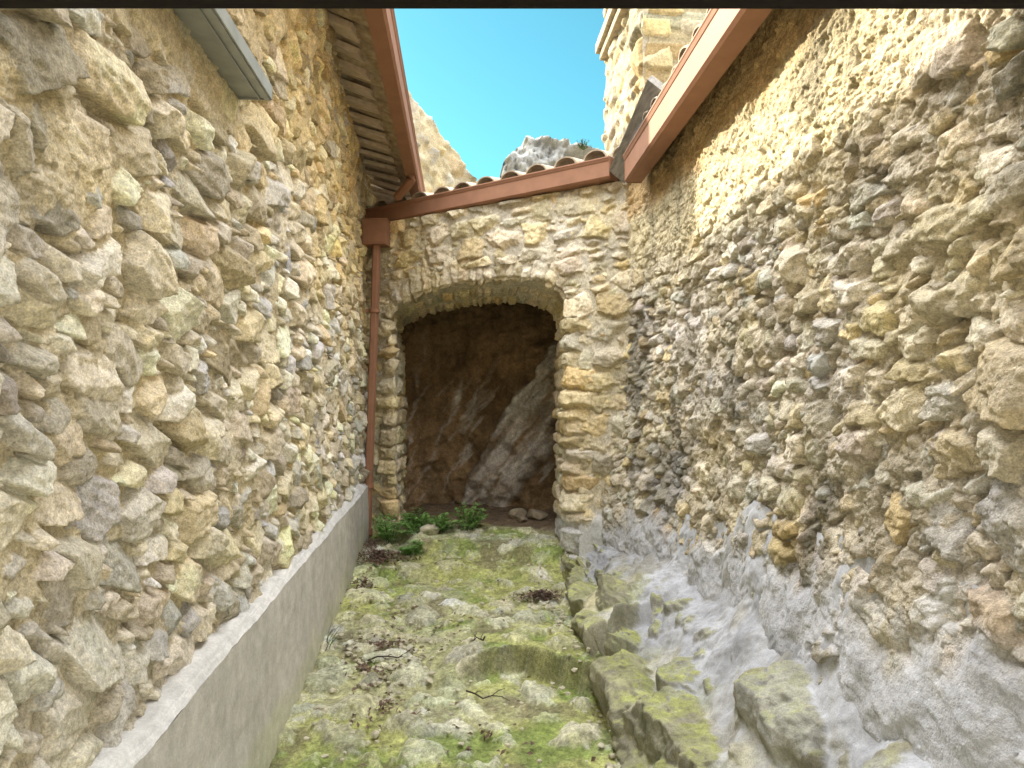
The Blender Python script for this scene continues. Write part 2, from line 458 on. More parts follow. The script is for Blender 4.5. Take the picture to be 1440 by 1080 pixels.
def build_right_wall(y0, y1, res):
    U, V = uniform(y0, y1, -1.35, 1.60, res)
    full = sstep(-.1, .5, fbm(U, V, .5, 4, 113))
    mort = -.020 + .034 * full + fbm(U, V, .14, 4, 111, .6) * .016 + grit(U, V, 150) * 1.35 + .012 * fbm(U, V, .05, 3, 112)
    mort -= .04 * sstep(.32, .6, fbm(U, V, .075, 2, 114))
    S = RW
    band = sstep(.65, 1.0, V) * sstep(1.5, 2.2, U)           # flatter, mortared-over stretch under the eaves
    sm = sstep(.09, -.09, V - smear_top(U) + .03 + .13 * fbm(U, V, .30, 5, 121, .6) - .06 * ridged(U * 2.2, V * .5, .35, 3, 122))
    bare = sstep(.22, .42, fbm(U, V * 1.3, .30, 5, 190, .6)) * sstep(-.02, -.14, V - smear_top(U))
    sm0 = sm; sm = sm * (1 - .9 * bare)
    H, ID, D = lay(U, V, res, S, mort, 121, tilt=.22, slope=(2.2, 7), boxy=.75, warp=.012, face=.009, soft=.002, strata=.0035)
    H = H + .003 * ridged(U, V, .03, 3, 160) * (ID >= 0)
    H = lerp(H, .012 + .16 * H + 1.5 * grit(U, V, 170) + .008 * fbm(U, V, .07, 3, 171), band * .92)
    flat = .022 + fbm(U, V, .3, 3, 123) * .026 + fbm(U, V, .11, 4, 191, .55) * .012 + fbm(U * .6, V, .05, 3, 124) * .004 + .12 * grit(U, V, 180)
    H = lerp(H, np.maximum(flat, H * .35), sm)
    pal = [(.49, .435, .325), (.455, .405, .31), (.43, .40, .335), (.48, .405, .265), (.55, .50, .40), (.49, .385, .215)]
    col = stone_cols(ID, len(S), pal, (.445, .39, .29), 131, U, V, [.26, .22, .17, .14, .16, .05], .12)
    # golden plaster, its colour kept lighter to strengthen the sunlit strip, soot-grey stain down the wall near the arch
    col = lerp(col, np.array([.54, .455, .275]) * (1 + .12 * fbm(U, V, .1, 4, 135))[..., None], band[..., None] * .8)
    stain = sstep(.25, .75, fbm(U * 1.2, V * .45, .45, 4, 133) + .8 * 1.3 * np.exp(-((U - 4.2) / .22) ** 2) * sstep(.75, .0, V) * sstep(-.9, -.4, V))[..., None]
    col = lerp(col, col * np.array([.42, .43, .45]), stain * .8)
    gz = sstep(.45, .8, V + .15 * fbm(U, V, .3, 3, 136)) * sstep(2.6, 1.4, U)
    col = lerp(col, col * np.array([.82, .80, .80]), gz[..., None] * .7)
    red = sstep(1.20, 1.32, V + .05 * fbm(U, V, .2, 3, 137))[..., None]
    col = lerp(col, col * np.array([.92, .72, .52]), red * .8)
    lime = np.array([.445, .45, .475]) * (1 + .20 * fbm(U, V * 1.4, .16, 5, 134) + .12 * fbm(U, V, .6, 3, 138))[..., None]
    col = lerp(col, np.array([.27, .25, .19]) * (1 + .35 * fbm(U, V, .07, 4, 192))[..., None], (bare * sm0)[..., None] * .75)
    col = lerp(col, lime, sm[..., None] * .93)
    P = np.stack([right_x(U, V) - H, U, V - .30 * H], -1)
    return P, col

parts = []
for y0, y1, r_ in ((.62, 2.45, .0042), (2.438, 5.62, .0060)):
    P, col = build_right_wall(y0, y1, r_)
    parts.append(sheet('w', P, col, back=(.6, 0, 0), flip=True))
right_wall = put_sheets('rubble_wall', parts, M_ROUGH)
mark_smooth(right_wall)
tag(right_wall, 'eroded lumpy rubble wall with a sunlit strip and pale mortar smeared along its foot', 'stone wall')

# ------------------------------------------------------------------ ROCK LEDGE at the foot of the right wall
def build_ledge():
    res = .0062; Ls = 1.15
    U, V = uniform(.6, 5.55, 0, Ls, res)                 # along the alley, and up the slope from floor to wall
    y = U[0]
    g = ground_z(y * 0 + .45, y)
    x0 = np.interp(y, [1, 2.9, 4.0, 4.8, 5.5], [.74, .69, .65, .70, .77]) + .03 * fbm(y, y * 0, .3, 3, 201)
    top = smear_top(y) - .05 + .03 * fbm(y, y * 0, .30, 3, 226)
    # cross-section of the foot of the wall: low upright face, shelf, slope, then flush with the wall
    hs = .13 + .05 * fbm(y, y * 0 + 3, .5, 3, 220)
    xw = np.interp(y, [1, 4.2, 5.5], [1.175, 1.15, 1.01])
    prof = [(x0 - .02, g - .14), (x0 + .0, g), (x0 + .035, g + hs), (lerp(x0, xw, .52), lerp(g + hs, top, .30)), (xw - .005, lerp(g + hs, top, .74)), (xw + .055, top + .20)]
    fr = [0, .12, .25, .53, .84, Ls]
    PX = np.zeros_like(U); PZ = np.zeros_like(U)
    v = V[:, 0]
    for c in range(len(y)):
        PX[:, c] = np.interp(v, fr, [p[0][c] for p in prof]); PZ[:, c] = np.interp(v, fr, [p[1][c] for p in prof])
    k = np.exp(-np.linspace(-2, 2, 19) ** 2); k /= k.sum()
    for A_ in (PX, PZ):
        pd = np.pad(A_, ((9, 9), (0, 0)), 'reflect', reflect_type='odd')
        A_[:] = sum(k[i] * pd[i:i + A_.shape[0]] for i in range(19))
    mort = .030 * fbm(U, V, .30, 4, 202) + .010 * fbm(U, V, .09, 4, 203) + .004 * fbm(U * .5 + V * .9, V * .4 - U * .2, .035, 3, 204)
    mort = mort * (.55 + .45 * sstep(Ls, .70, V)) + .18 * grit(U, V, 230) + .012 * fbm(U + V * .5, V, .14, 4, 231)
    # y, s, half length, half height, turn, stand-out
    rocks = [(3.25, .27, .20, .105, .05, .085), (2.72, .36, .25, .12, -.05, .09), (2.45, .25, .17, .10, .1, .06), (4.40, .27, .17, .09, .1, .06), (3.66, .42, .075, .115, .35, .075),
             (2.38, .66, .12, .055, .12, .07), (2.02, .46, .12, .08, -.3, .05), (1.66, .72, .19, .14, .1, .07), (3.86, .22, .14, .10, -.1, .05), (4.02, .44, .10, .07, .2, .05),
             (4.95, .26, .13, .08, .1, .05), (2.05, .27, .17, .11, .2, .06), (4.45, .50, .09, .06, -.4, .05), (1.25, .5, .2, .13, .2, .06), (1.7, .34, .18, .11, 0, .06), (3.48, .16, .12, .08, 0, .03), (2.95, .16, .14, .08, .1, .035), (3.05, .50, .08, .05, .3, .04)]
    rs = np.random.RandomState(207)
    taken = lambda u, w: all(abs(u - r[0]) > r[2] + .05 or abs(w - r[1]) > r[3] + .05 for r in rocks)
    rocks += [q + [rs.uniform(-.005, .03)] for q in pack(.7, 5.5, .05, .70, [(.05, .12, .035, .06, 160, .02), (.025, .05, .015, .03, 200, .02)], 221, .4, limit=taken)]
    wx = fbm(U, V, .13, 5, 208, .6) * .026; wy = fbm(U, V, .11, 5, 209, .6) * .022
    fn = fbm(U, V, .05, 5, 210, .6) * .016 + .008 * ridged(U * .5, V * 1.6 + .2 * U, .05, 3, 222)
    rocks = [(a_, b_, c_, d_, e_, f_ + (.026 if q_ < 18 else .002)) for q_, (a_, b_, c_, d_, e_, f_) in enumerate(rocks)]
    H = mort.copy(); ID = np.full(H.shape, -1)
    for kk, (cy, cv, a, b, r, t) in enumerate(rocks):
        du = U - cy + wx; dv = V - cv + wy
        near = (np.abs(du) < a * 1.6 + .04) & (np.abs(dv) < b * 1.6 + .04)
        pu = du * math.cos(r) + dv * math.sin(r); pv = -du * math.sin(r) + dv * math.cos(r)
        bed = mort[min(H.shape[0] - 1, max(0, int(cv / res))), min(H.shape[1] - 1, max(0, int((cy - .6) / res)))]
        cr = rs.uniform(-.5, .1) * b                     # edge between the level top and the upright front
        h = bed + t + np.minimum((cr - pv) * rs.uniform(.45, .8), (pv - cr) * rs.uniform(.6, 1.2)) + rs.normal(0, .10) * pu
        for an in [0, 1.57, 3.14, 4.71, .8, 2.3, 3.9, 5.4]:
            an2 = an + rs.normal(0, .25); rr = rs.uniform(.85, 1.1) if an in (0, 1.57, 3.14, 4.71) else rs.uniform(1.0, 1.3)
            h = np.minimum(h, bed + t + (rr - (pu / a * math.cos(an2) + pv / b * math.sin(an2))) * min(a, b) * rs.uniform(1.0, 2.6) - .02)
        h = h + fn * .85
        w = near & (h > H)
        H = np.where(w, h, H); ID = np.where(w, kk, ID)
    D = H - mort
    P0 = np.stack([PX, U, PZ], -1)
    du_ = np.gradient(P0, axis=1); dv_ = np.gradient(P0, axis=0)
    nr = np.cross(dv_, du_); nr /= np.linalg.norm(nr, axis=-1, keepdims=True)
    nr *= np.sign(nr[..., 2:3] - nr[..., 0:1] + 1e-6)
    kb = 25; kr = np.ones(kb) / kb
    for ax in (0, 1):
        pd = np.pad(nr, [(12, 12) if a == ax else (0, 0) for a in range(3)], 'edge')
        nr = sum(np.take(pd, range(i, i + nr.shape[ax]), axis=ax) for i in range(kb)) / kb
    nr /= np.linalg.norm(nr, axis=-1, keepdims=True)
    P = P0 + nr * H[..., None]
    # facing: level surfaces gather moss
    t1 = np.gradient(P, axis=1); t2 = np.gradient(P, axis=0); fnm = np.cross(t2, t1); fnm /= np.linalg.norm(fnm, axis=-1, keepdims=True) + 1e-9
    upn = np.abs(fnm[..., 2])
    lime = np.array([.40, .405, .425]) * (1 + .20 * fbm(U, V, .16, 5, 211) + .14 * fbm(U, V, .6, 3, 223))[..., None]
    rock = np.array([.235, .22, .165]) * (1 + .4 * fbm(U, V, .08, 5, 212))[..., None]
    moss = np.array([.30, .315, .125]) * (1 + .40 * fbm(U, V, .06, 5, 213, .7))[..., None]
    sand = np.array([.52, .49, .34]) * (1 + .18 * fbm(U, V, .12, 5, 214))[..., None]
    rk = sstep(.002, .014, D + .008 * fbm(U, V, .05, 3, 224))
    n2 = fbm(U, V, .24, 5, 216, .6)
    mo = sstep(.62, .22, V + .26 * n2 - .06 * sstep(3.2, 4.6, U))
    base = lerp(sand, moss, sstep(-.35, .35, fbm(U, V, .16, 5, 217) + .05)[..., None])
    col = lerp(lime, base, (mo * .92)[..., None])
    dirty = sstep(.1, .6, fbm(U, V, .3, 5, 225, .6))[..., None]
    col = lerp(col, col * np.array([.72, .68, .56]), dirty * .85)
    col = lerp(col, rock, (rk * (.60 + .4 * sstep(-.3, .2, fbm(U, V, .2, 3, 215))))[..., None])
    mtop = rk * sstep(.55, .85, upn) * sstep(.95, .55, V) * sstep(-.7, -.1, n2)
    col = lerp(col, moss * np.array([1.05, 1.05, .95]), (mtop * (.45 + .5 * sstep(-.3, .3, fbm(U, V, .05, 4, 233, .7))))[..., None])
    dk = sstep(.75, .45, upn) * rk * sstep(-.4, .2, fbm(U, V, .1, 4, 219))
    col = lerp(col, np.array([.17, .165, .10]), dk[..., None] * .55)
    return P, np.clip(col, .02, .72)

P, col = build_ledge()
v, q, c = sheet('l', P, col, flip=True)
ledge = link('rock_ledge', mesh_np('rock_ledge', v, q, c), M_LEDGE)
mark_smooth(ledge)
tag(ledge, 'mossy bedrock ledge plastered with pale mortar at the foot of the wall', 'rock ledge')

# ------------------------------------------------------------------ GROUND
def build_ground():
    res = .0075
    X, Y = uniform(-.95, 1.75, 1.6, 8.4, res)
    base = ground_z(X, Y) + .018 * fbm(X, Y, .4, 3, 301)
    mort = fbm(X, Y, .15, 3, 302) * .010 + fbm(X, Y, .03, 3, 303) * .005 - .012
    cl = [(.13, .20, .08, .12, 300, .08), (.08, .13, .05, .08, 3000, .14), (.04, .08, .03, .05, 7000, .14), (.02, .035, .014, .024, 5000, .08)]
    st = pack(-1, 1.0, 1.6, 6.1, cl, 305, .5)
    rs = np.random.RandomState(306)
    rubb = lambda x, y: (x < -.12 and 3.2 < y < 4.6)
    S = []
    for s in st:
        k = 1.5 if rubb(s[0], s[1]) else 1.0
        S.append(s + [rs.uniform(-.004, .030) * k])
    H, ID, D = lay(X, Y, res, S, mort, 307, tilt=.10, slope=(.8, 2.6), boxy=.25, warp=.022, face=.007, soft=.002, strata=.001)
    cave = sstep(6.05, 6.35, Y + .6 * (X - .2) * .6 + .12 * fbm(X, Y, .3, 3, 308))
    gy0, gx0 = np.gradient(base, res); steep0 = sstep(.5, 1.4, np.hypot(gx0, gy0))
    H = lerp(H, .016 * fbm(X, base, .10, 4, 340, .6), steep0)
    H = lerp(H, .012 * fbm(X, Y, .2, 4, 309) + .006 * fbm(X, Y, .04, 3, 310), cave * .85)
    pal = [(.54, .52, .36), (.51, .50, .34), (.45, .44, .34), (.59, .57, .42), (.43, .44, .27)]
    col = stone_cols(ID, len(S), pal, (.47, .45, .29), 311, X, Y, None, .12)
    m = fbm(X, Y, .42, 4, 312) + .25 * fbm(X, Y, .09, 4, 313)
    green = sstep(-.42, .45, m + .55 * sstep(3.7, 3.0, Y) - .40 * (sstep(.1, -.2, X) * sstep(3.1, 3.5, Y) * sstep(4.9, 4.3, Y)) + .1 * sstep(4.2, 5.2, Y))
    green = np.clip(green * (1 - .55 * sstep(.004, .02, D)) + .45 * sstep(.006, -.002, D), 0, 1)
    moss = lerp(np.array([.39, .405, .135]), np.array([.215, .285, .06]), sstep(-.2, .5, fbm(X, Y, .22, 4, 314) + .45 * sstep(3.6, 3.0, Y))[..., None]) * (1 + .22 * fbm(X, Y + 1.5 * base, .05, 4, 315))[..., None]
    col = lerp(col, moss, green[..., None] * .88)
    dirt = np.array([.19, .135, .085]) * (1 + .25 * fbm(X, Y, .12, 4, 316))[..., None]
    col = lerp(col, dirt, cave[..., None])
    soil = sstep(.30, .62, fbm(X, Y, .26, 4, 317) + .30 * sstep(-.3, -.75, X) * sstep(3.0, 3.6, Y)) * (ID < 0) * (1 - cave)
    col = lerp(col, np.array([.20, .16, .10]), soil[..., None] * .6)
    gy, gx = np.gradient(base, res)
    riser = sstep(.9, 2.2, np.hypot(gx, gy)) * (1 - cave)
    col = lerp(col, np.array([.19, .185, .09]) * (1 + .4 * fbm(X, base * 1.5, .07, 4, 331, .6))[..., None], riser[..., None] * .75)  # dark moss, with the shade under the step edge painted in
    joint = sstep(.004, -.010, D) * (1 - cave) * sstep(-.35, .15, fbm(X, Y, .2, 4, 350))
    col = lerp(col, np.array([.125, .135, .05]), joint[..., None] * .55)
    mot = fbm(X, Y + 1.5 * base, .035, 4, 351, .75)
    col = col * (1 + .42 * mot * (1 - cave * .4))[..., None]
    lich = sstep(.30, .55, fbm(X, Y + 1.5 * base, .05, 4, 352, .7)) * sstep(.0, .01, D) * (1 - steep0) * (1 - cave)
    col = lerp(col, np.array([.62, .61, .52]), lich[..., None] * .40)
    return np.stack([X, Y, base + H], -1), np.clip(col, .02, .7)

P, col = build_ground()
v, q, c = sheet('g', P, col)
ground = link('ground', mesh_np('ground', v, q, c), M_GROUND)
tag(ground, 'moss-covered stone alley floor stepping up to the arch', 'ground', kind='structure')

# outer terrain: one broad sheet well below everything, so that no void shows from the side
tx, ty = np.meshgrid(np.linspace(-60, 60, 61), np.linspace(-40, 160, 81))
tz = -1.85 + 0 * tx
P = np.stack([tx, ty, tz], -1)
v, q, c = sheet('t', P, np.full(P.shape, 1.0) * np.array([.30, .26, .17]))
tag(link('terrain', mesh_np('terrain', v, q, c), M_GROUND), kind='structure')

# ------------------------------------------------------------------ END WALL WITH ARCH
A = np.array([-.86, 6.54]); B = np.array([1.10, 5.08])
TL = np.linalg.norm(B - A); T2 = (B - A) / TL; N2 = np.array([-(-T2[1]) * -1, -T2[0]])
N2 = np.array([T2[1], -T2[0]])                       # points to the camera side (-x, -y)
def ew(u, z, h):
    return np.stack([A[0] + T2[0] * u + N2[0] * h, A[1] + T2[1] * u + N2[1] * h, z + 0 * u], -1)

PATH = np.array([(.37, -1.35), (.37, -.6), (.365, .0), (.37, .36), (.35, .52), (.315, .64), (.32, .735), (.39, .815), (.52, .87), (.70, .905), (.95, .93), (1.2, .94),
                 (1.45, .94), (1.68, .92), (1.86, .875), (1.965, .80), (2.005, .695), (2.01, .50), (2.0, .25), (1.995, -.2), (1.99, -.7), (1.985, -1.35)])
def resample(p, step):
    d = np.r_[0, np.cumsum(np.hypot(*np.diff(p, axis=0).T))]
    s = np.arange(0, d[-1], step)
    q = np.stack([np.interp(s, d, p[:, 0]), np.interp(s, d, p[:, 1])], -1)
    k = np.exp(-np.linspace(-2, 2, 17) ** 2); k /= k.sum()
    pad = np.pad(q, ((8, 8), (0, 0)), 'edge')
    for c in (0, 1): q[8:-8, c] = np.convolve(pad[:, c], k, 'valid')[8:-8]
    return s, q
def arch_inside(u, z, grow):
    top = np.interp(u, PATH[4:18, 0][np.argsort(PATH[4:18, 0])], PATH[4:18, 1][np.argsort(PATH[4:18, 0])])
    return (u > .34 - grow) & (u < 2.0 + grow) & (z < top + grow) & ((u > .30 - grow) & (u < 2.04 + grow))

END_PAL = [(.56, .475, .305), (.53, .445, .295), (.55, .445, .255), (.48, .425, .31), (.60, .525, .37), (.55, .415, .215)]
def build_end_wall():
    res = .0075
    U, V = uniform(-.12, 2.66, -1.35, 1.545, res)
    mort = fbm(U, V, .18, 3, 401) * .008 + fbm(U, V, .03, 3, 402) * .005 - .018
    rs = np.random.RandomState(403); S = []
    v = -1.35
    while v < 1.75:
        h = rs.uniform(.10, .185); u = -.25 + rs.uniform(0, .2)
        while u < 2.75:
            w = rs.uniform(.14, .36)
            cu, cv = u + w / 2, v + h / 2 + .025 * math.sin(u * 2.2 + v * 3) + rs.normal(0, .006)
            rot = rs.normal(0, .06)
            if rs.rand() < .25:
                S.append([cu, cv - h * .26, w / 2, h * .23, rot, rs.uniform(-.004, .02)]); S.append([cu + rs.normal(0, .02), cv + h * .25, w / 2 * rs.uniform(.7, 1), h * .22, rot, rs.uniform(-.004, .02)])
            else:
                S.append([cu, cv, w / 2 * .99, h / 2 * 1.0, rot, rs.uniform(-.002, .026)])
            u += w
        v += h
    S += [s + [rs.uniform(-.01, .012)] for s in pack(-.2, 2.7, -1.4, 1.7, [(.02, .04, .012, .024, 1500, .02)], 404)]
    H, ID, D = lay(U, V, res, S, mort, 405, tilt=.12, slope=(1.4, 4), boxy=.8, warp=.012, face=.007, strata=.003)
    # right of the jamb the masonry roughens and is smeared with lime near the ground
    sm = sstep(-.70, -.88, V + .10 * fbm(U, V, .2, 3, 406)) * sstep(1.75, 1.95, U)
    H = lerp(H, .02 + .012 * fbm(U, V, .2, 3, 407), sm)
    col = stone_cols(ID, len(S), END_PAL, (.52, .46, .34), 408, U, V, [.26, .22, .16, .14, .15, .07], .11)
    col = lerp(col, np.array([.53, .53, .53]) * (1 + .12 * fbm(U, V, .15, 4, 409))[..., None], sm[..., None] * .9)
    dm = sstep(.2, .7, fbm(U, V, .5, 3, 410))[..., None]
    col = lerp(col, col * np.array([.80, .82, .84]), dm * .5)
    low = sstep(.35, -.9, V)[..., None] * sstep(.6, .2, U)[..., None]
    col = lerp(col, col * np.array([.86, .88, .74]), low * .7)
    P = ew(U, V, H)
    P[..., 2] -= .25 * H
    ins = arch_inside(U, V, .13)
    fm = ~(ins[:-1, :-1] & ins[1:, 1:] & ins[:-1, 1:] & ins[1:, :-1])
    main = sheet('e', P, col, fmask=fm)

    # stones lining the opening: one sheet folded round the arris, so the same stone shows on face and soffit
    step = .0075
    s, q = resample(PATH, step)
    tg = np.gradient(q, axis=0); tg /= np.linalg.norm(tg, axis=1, keepdims=True)
    nn = np.stack([-tg[:, 1], tg[:, 0]], -1)                   # away from the opening
    k = np.exp(-np.linspace(-2, 2, 41) ** 2); k /= k.sum()
    pad = np.pad(nn, ((20, 20), (0, 0)), 'edge')
    nn = np.stack([np.convolve(pad[:, c], k, 'valid') for c in (0, 1)], -1); nn /= np.linalg.norm(nn, axis=1, keepdims=True)
    vv = np.arange(-.74, .36, step)
    SS, VV = np.meshgrid(s, vv)
    ia = np.argmax(q[:, 1] > .66); ib = len(q) - 1 - np.argmax(q[::-1, 1] > .62); sa_, sb_ = s[ia], s[ib]
    arc = (sstep(sa_ - .1, sa_ + .05, SS) * sstep(sb_ + .1, sb_ - .05, SS))
    mo = fbm(SS, VV, .15, 3, 421) * .008 + fbm(SS, VV, .03, 3, 422) * .005 - lerp(.022, .015, arc)
    St = []; x = 0.
    Ltot = s[-1]
    # where the arch begins and ends along the path
    ia = np.argmax(q[:, 1] > .66); ib = len(q) - 1 - np.argmax(q[::-1, 1] > .62)
    sa, sb = s[ia], s[ib]
    while x < Ltot:
        arch = sa - .02 < x < sb
        w = rs.uniform(.06, .125) if arch else rs.uniform(.085, .18)
        if arch:
            ln = rs.uniform(.24, .33)
            St.append([x + w / 2, (ln - .22) / 2, w / 2 * 1.02, (ln + .22) / 2, rs.normal(0, .05), rs.uniform(.002, .016)])
            St[-1] = [St[-1][0], St[-1][1], St[-1][3], St[-1][2], math.pi / 2 + St[-1][4], St[-1][5]]
            St.append([x + w / 2, -.36, .13, w / 2, math.pi / 2, rs.uniform(0, .02)]); St.append([x + w / 2, -.62, .13, w / 2, math.pi / 2, rs.uniform(0, .02)])
        else:
            ln = rs.uniform(.12, .34); bk = rs.uniform(.12, .30)
            St.append([x + w / 2, (ln - bk) / 2, (ln + bk) / 2, w / 2 * 1.02, math.pi / 2 + rs.normal(0, .04), rs.uniform(.008, .05)])
            St.append([x + w / 2, -bk - .16, .16, w / 2, math.pi / 2, rs.uniform(0, .03)]); St.append([x + w / 2, -bk - .45, .15, w / 2, math.pi / 2, rs.uniform(0, .03)])
        x += w
    Hb, IDb, Db = lay(SS, VV, step, St, mo, 423, tilt=.10, slope=(1.6, 4.5), boxy=.85, warp=.012, face=.008, strata=.003)
    cb = stone_cols(IDb, len(St), END_PAL, (.50, .44, .32), 424, SS, VV, [.26, .22, .16, .14, .15, .07], .11)
    edge = sstep(.22, .345, VV + .03 * fbm(SS, VV, .1, 3, 425))
    Hb = Hb - .09 * edge * (IDb < 0) - .05 * sstep(.30, .35, VV)
    inn = np.maximum(-VV, 0); out = np.maximum(VV, 0)
    qu = q[:, 0][None, :]; qz = q[:, 1][None, :]; nu = nn[:, 0][None, :]; nz = nn[:, 1][None, :]
    t = sstep(-.04, .04, VV); cf = np.sqrt(t); cs = np.sqrt(1 - t)       # share of face normal / reveal normal
    rr = .02 * (1 - np.abs(2 * t - 1))
    uu = qu + nu * out - nu * (Hb * cs) + nu * rr
    zz = qz + nz * out - nz * (Hb * cs) + nz * rr - .12 * inn * sstep(.5, .8, qz)
    Pb = ew(uu, zz, Hb * cf - rr)
    Pb[..., 1] += inn; Pb[..., 0] += inn * .04
    sm2 = sstep(-.80, -.92, zz + .06 * fbm(SS, VV, .2, 3, 426)) * (uu > 1.2)
    cb = lerp(cb, np.array([.52, .52, .52]), sm2[..., None] * .85)
    return main, sheet('b', Pb, cb, flip=True)

e_main, e_arch = build_end_wall()
end_wall = put_sheets('arch_wall', [e_main], M_FINE)
mark_smooth(end_wall)
tag(end_wall, 'yellowish coursed stone wall with a low arched opening at the alley end', 'arched wall')
put_sheets('arch_surround', [e_arch], M_FINE, end_wall)

# ------------------------------------------------------------------ CAVE behind the arch
def build_cave():
    nA, nZ = 300, 260
    aa = np.linspace(0, 1, nA); zz = np.linspace(-1.45, 1.42, nZ)
    # plan of the hollow, from behind the left jamb round to behind the right jamb
    plan = np.array([(-.75, 6.85), (-.70, 7.3), (-.55, 7.62), (-.2, 7.66), (.3, 7.52), (.8, 7.28), (1.3, 6.95), (1.7, 6.4), (1.75, 5.75), (1.45, 5.35)])
    d = np.r_[0, np.cumsum(np.hypot(*np.diff(plan, axis=0).T))]; d /= d[-1]
    px = np.interp(aa, d, plan[:, 0]); py = np.interp(aa, d, plan[:, 1])
    k = np.exp(-np.linspace(-2, 2, 31) ** 2); k /= k.sum()
    px = np.convolve(np.pad(px, 15, 'edge'), k, 'valid'); py = np.convolve(np.pad(py, 15, 'edge'), k, 'valid')
    PX, ZZ = np.meshgrid(px, zz); PY, _ = np.meshgrid(py, zz); AA, _ = np.meshgrid(aa, zz)
    L = AA * 4.2
    tx = np.gradient(px); ty = np.gradient(py); n = np.hypot(tx, ty); nx = ty / n; ny = -tx / n      # into the hollow
    cx, cy = .4, 6.5
    sgn = np.sign((cx - px) * nx + (cy - py) * ny); nx = nx * sgn; ny = ny * sgn
    X = PX; Z = ZZ
    # cleavage planes dipping to the left, a pale calcite apron rising to the right
    dip = L * .75 - ZZ * .55
    h = .05 * fbm(L, ZZ, .6, 4, 501) + .05 * np.abs(((dip * 1.7 + .4 * fbm(L, ZZ, .5, 3, 502)) % 1) - .5) + .02 * ridged(L, ZZ, .25, 3, 503) + .09 * ridged(L + .6 * ZZ, ZZ - .3 * L, .55, 4, 540) + .03 * fbm(L, ZZ, .12, 4, 541, .6)
    edge = np.interp(ZZ, [-1.2, -.95, -.55, -.25, .0, .35, .8], [-.12, .02, .20, .36, .55, .78, 1.05])
    right = edge + np.interp(ZZ, [-1.2, -.9, -.5, 0, .8], [.62, .55, .62, .55, .35])
    w = .07 * fbm(L, ZZ, .3, 4, 504)
    apron = sstep(-.02, .05, X + w - edge) * sstep(.06, -.08, X + w * 1.5 - right) * sstep(1.0, .45, ZZ)
    h = h + apron * (.10 + .03 * fbm(dip * 3, ZZ, .2, 3, 505)) * sstep(.9, .0, ZZ)
    def streak(pts, wd):
        pz = np.array(pts); xs = np.interp(ZZ, pz[:, 1], pz[:, 0])
        wd2 = wd * (1 + .7 * fbm(L, ZZ, .2, 3, 507))
        m = np.exp(-((X - xs + .05 * fbm(L, ZZ, .22, 5, 506, .65)) / wd2) ** 2) * sstep(pz[0, 1] - .1, pz[0, 1] + .1, ZZ) * sstep(pz[-1, 1] + .05, pz[-1, 1] - .3, ZZ)
        return m
    brk = np.clip(.55 + .9 * fbm(dip * 3, ZZ, .22, 4, 530), .05, 1)
    st = streak([(-.62, -.98), (-.45, -.75), (-.25, -.45), (-.10, -.10), (-.04, .05), (.0, .30)], .030) * .9
    st += streak([(-.62, -.6), (-.5, .0), (-.42, .45), (-.38, .8)], .02) * .5
    st += streak([(-.2, -.95), (.0, -.5), (.12, -.1), (.2, .4)], .008) * .5
    st += streak([(-.55, -.75), (-.45, -.35), (-.42, -.1)], .008) * .6
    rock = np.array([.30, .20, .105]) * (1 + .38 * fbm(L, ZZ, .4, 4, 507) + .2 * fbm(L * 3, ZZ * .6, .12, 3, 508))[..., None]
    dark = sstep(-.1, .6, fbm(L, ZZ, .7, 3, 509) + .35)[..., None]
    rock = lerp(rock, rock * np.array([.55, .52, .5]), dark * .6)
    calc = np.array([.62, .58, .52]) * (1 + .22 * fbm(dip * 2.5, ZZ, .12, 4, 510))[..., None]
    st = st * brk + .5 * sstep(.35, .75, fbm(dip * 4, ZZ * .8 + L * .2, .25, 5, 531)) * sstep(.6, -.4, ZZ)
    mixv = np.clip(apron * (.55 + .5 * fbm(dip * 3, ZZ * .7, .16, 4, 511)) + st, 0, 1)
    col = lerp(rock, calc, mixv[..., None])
    lean = .22 * (ZZ + 1.1) * 0.35
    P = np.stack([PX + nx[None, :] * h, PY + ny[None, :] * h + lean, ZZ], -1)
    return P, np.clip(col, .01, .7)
P, col = build_cave()
cs = sheet('c', P, col)
# rough ceiling closing the hollow
cxg, cyg = uniform(-1.1, 2.1, 5.2, 8.1, .04)
cz = 1.16 + .05 * fbm(cxg, cyg, .4, 4, 520)
dline = (cxg - A[0]) * N2[0] + (cyg - A[1]) * N2[1]
ins = dline < -.06
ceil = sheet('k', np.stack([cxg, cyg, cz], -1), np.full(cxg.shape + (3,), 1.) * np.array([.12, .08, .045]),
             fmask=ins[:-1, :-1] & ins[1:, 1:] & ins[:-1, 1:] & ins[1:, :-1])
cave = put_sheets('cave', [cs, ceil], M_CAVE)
tag(cave, 'dark brown bedrock hollow streaked with white calcite behind the arch', 'cave')

# a few fallen blocks on the cave floor and loose stones outside
def stone_bm(c, s, seed, rz=0):
    rs = random.Random(seed)
    bm = bmesh.new()
    bmesh.ops.create_icosphere(bm, subdivisions=4, radius=1)
    planes = []
    for _ in range(13):
        d = Vector((rs.gauss(0, 1), rs.gauss(0, 1), rs.gauss(0, .8))).normalized(); planes.append((d, rs.uniform(.62, .92)))
    from mathutils import noise as mn
    for vtx in bm.verts:
        p = vtx.co.normalized(); r = 1.05
        for d, o in planes:
            k = p.dot(d)
            if k > 1e-3: r = min(r, o / k)
        p = p * r * (1 + .05 * mn.fractal(p * 3 + Vector((seed, 0, 0)), 1, 2, 4))
        vtx.co = Matrix.Rotation(rz, 3, 'Z') @ Vector((p.x * s[0], p.y * s[1], p.z * s[2])) + Vector(c)
    return bm
def stone_obj(name, c, s, seed, mat, label, group, rz=0):
    o = bm_out(name, stone_bm(c, s, seed, rz), mat, smooth=True)
    return tag(o, label, 'stone', group)
